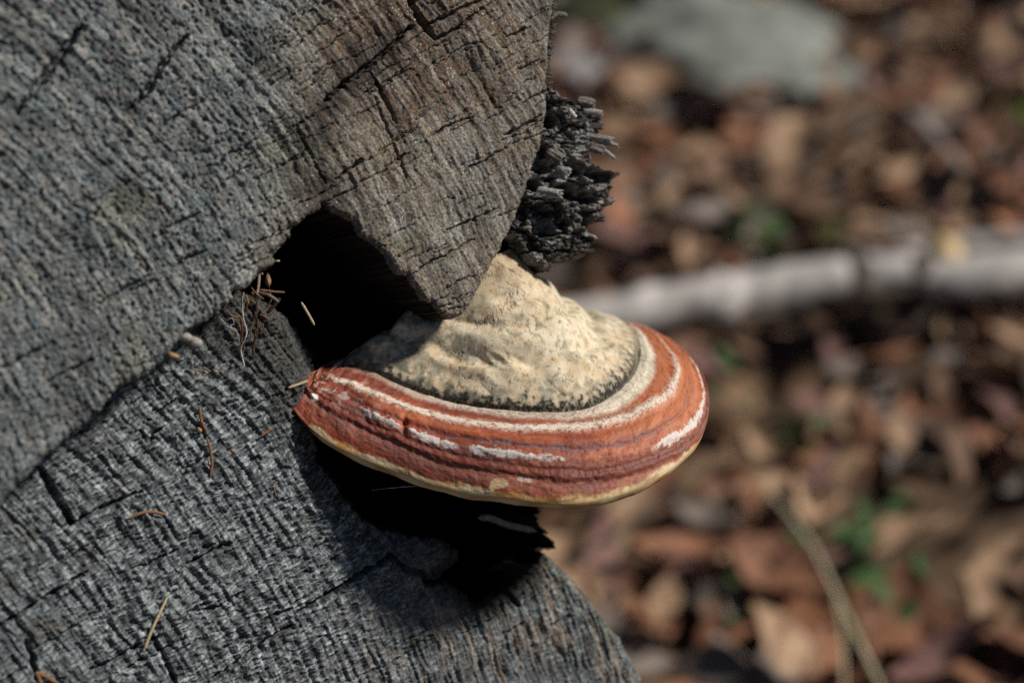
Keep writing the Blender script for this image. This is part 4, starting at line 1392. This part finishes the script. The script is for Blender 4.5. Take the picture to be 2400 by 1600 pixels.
blade([(1905, 1275), (1960, 1390), (2013, 1500), (2080, 1640)], 11, M_dry, 'grass_stalk', 'thickest straw coloured grass stalk slanting to the lower edge', 'grass stalk', [.09, .12, .14, .15])
blade([(1800, 1150), (1860, 1220), (1920, 1300)], 12, M_dry, 'grass_stalk', 'thin dry stalk leading up from the thickest one', 'grass stalk', [.05, .07, .09])
blade([(1935, 1330), (1970, 1450), (1980, 1640)], 6, M_dry, 'grass_stalk', 'greyish dry stalk just left of the thickest one', 'grass stalk', [.08, .09, .09])

# green sprigs and moss cushions
M_grn = mat_noise('sprig_green', (.03, .065, .018), (.075, .135, .042), scale=40, rough=.6)
M_moss = mat_noise('moss_green', (.035, .058, .010), (.085, .115, .022), scale=60, rough=.95, bump=.8, bdist=.01)


def sprig(px, py, n, size, label, mat, seed):
    rr = np.random.default_rng(seed)
    c = ground_at(np.array(float(px)), np.array(float(py)), .02)
    root = empty('green_sprig', tuple(c), label, 'plant', 'small green sprigs in the litter')
    for q in range(n):
        o = bpy.data.objects.new('leaf', gl[rr.integers(3)])
        C.objects.link(o)
        o.parent = root
        if not o.data.materials: o.data.materials.append(mat)
        o.matrix_local = (Matrix.Translation((float(rr.normal() * size * .8), float(rr.normal() * size * .8), float(rr.uniform(.02, .06)))) @ Matrix.Rotation(rr.uniform(0, 6.28), 4, 'Z')
                          @ Matrix.Rotation(rr.normal() * .5, 4, 'X') @ Matrix.Scale(size * rr.uniform(.7, 1.3), 4))
    return root


gl = [leaf_mesh('sprig_leaf', 900 + q) for q in range(3)]
for me in gl: me.materials.append(M_grn)
sprig(1862, 1112, 5, .030, 'green seedling beside the right rim of the fungus', M_grn, 1)
sprig(1345, 1215, 3, .026, 'green blade showing just under the fungus rim', M_grn, 2)
sprig(2030, 1370, 9, .030, 'green sprigs right of the thickest dry stalk', M_grn, 3)
sprig(2080, 1450, 6, .028, 'green sprigs lower down beside the big purplish leaf', M_grn, 4)
sprig(1730, 965, 4, .026, 'faint green leaves right of the fungus middle', M_grn, 5)
sprig(1700, 1500, 3, .024, 'few green leaves left of the foot of the dry stalks', M_grn, 7)
sprig(2060, 1280, 4, .028, 'green leaves tucked under the wide tan oval leaf', M_grn, 8)
sprig(1770, 590, 7, .034, 'bright green leaves behind the fallen branch', M_grn, 9)
tag(lump('moss_cushion', 1800, 575, .005, .06, .045, .035, M_moss, 12, .4, 36), 'green moss cushion right behind the pale fallen branch', 'moss')
tag(lump('moss_cushion', 1930, 590, .005, .045, .04, .03, M_moss, 15, .4, 30), 'darker small moss cushion against the fallen branch', 'moss')
tag(lump('moss_cushion', 2380, 285, .005, .07, .07, .035, M_moss, 18, .4, 30), 'moss cushion at the far right edge of the litter', 'moss')
tag(lump('moss_cushion', 1350, 60, .02, .14, .10, .06, M_mosslog, 21, .4, 30), 'dark moss cushion behind the flat pinkish stone', 'moss')


# ------------------------------------------------------------------ where look and neighbours do not single a thing out, say its place
same = {}
for o in C.objects:
    if o.parent is None and o.get('category') and o.get('label'):
        same.setdefault(o['label'], []).append(o)
RANK = ['leftmost', 'second from left', 'third from left', 'fourth from left', 'fifth from left', 'sixth from left', 'seventh from left', 'eighth from left']
for lab, os_ in same.items():
    if len(os_) > 1:
        os_.sort(key=lambda q: float(to_px(np.array(q.matrix_basis.translation))[0]))
        for k, q in enumerate(os_):
            q['label'] = '%s, %s' % (lab, 'rightmost' if k == len(os_) - 1 else RANK[min(k, 7)])
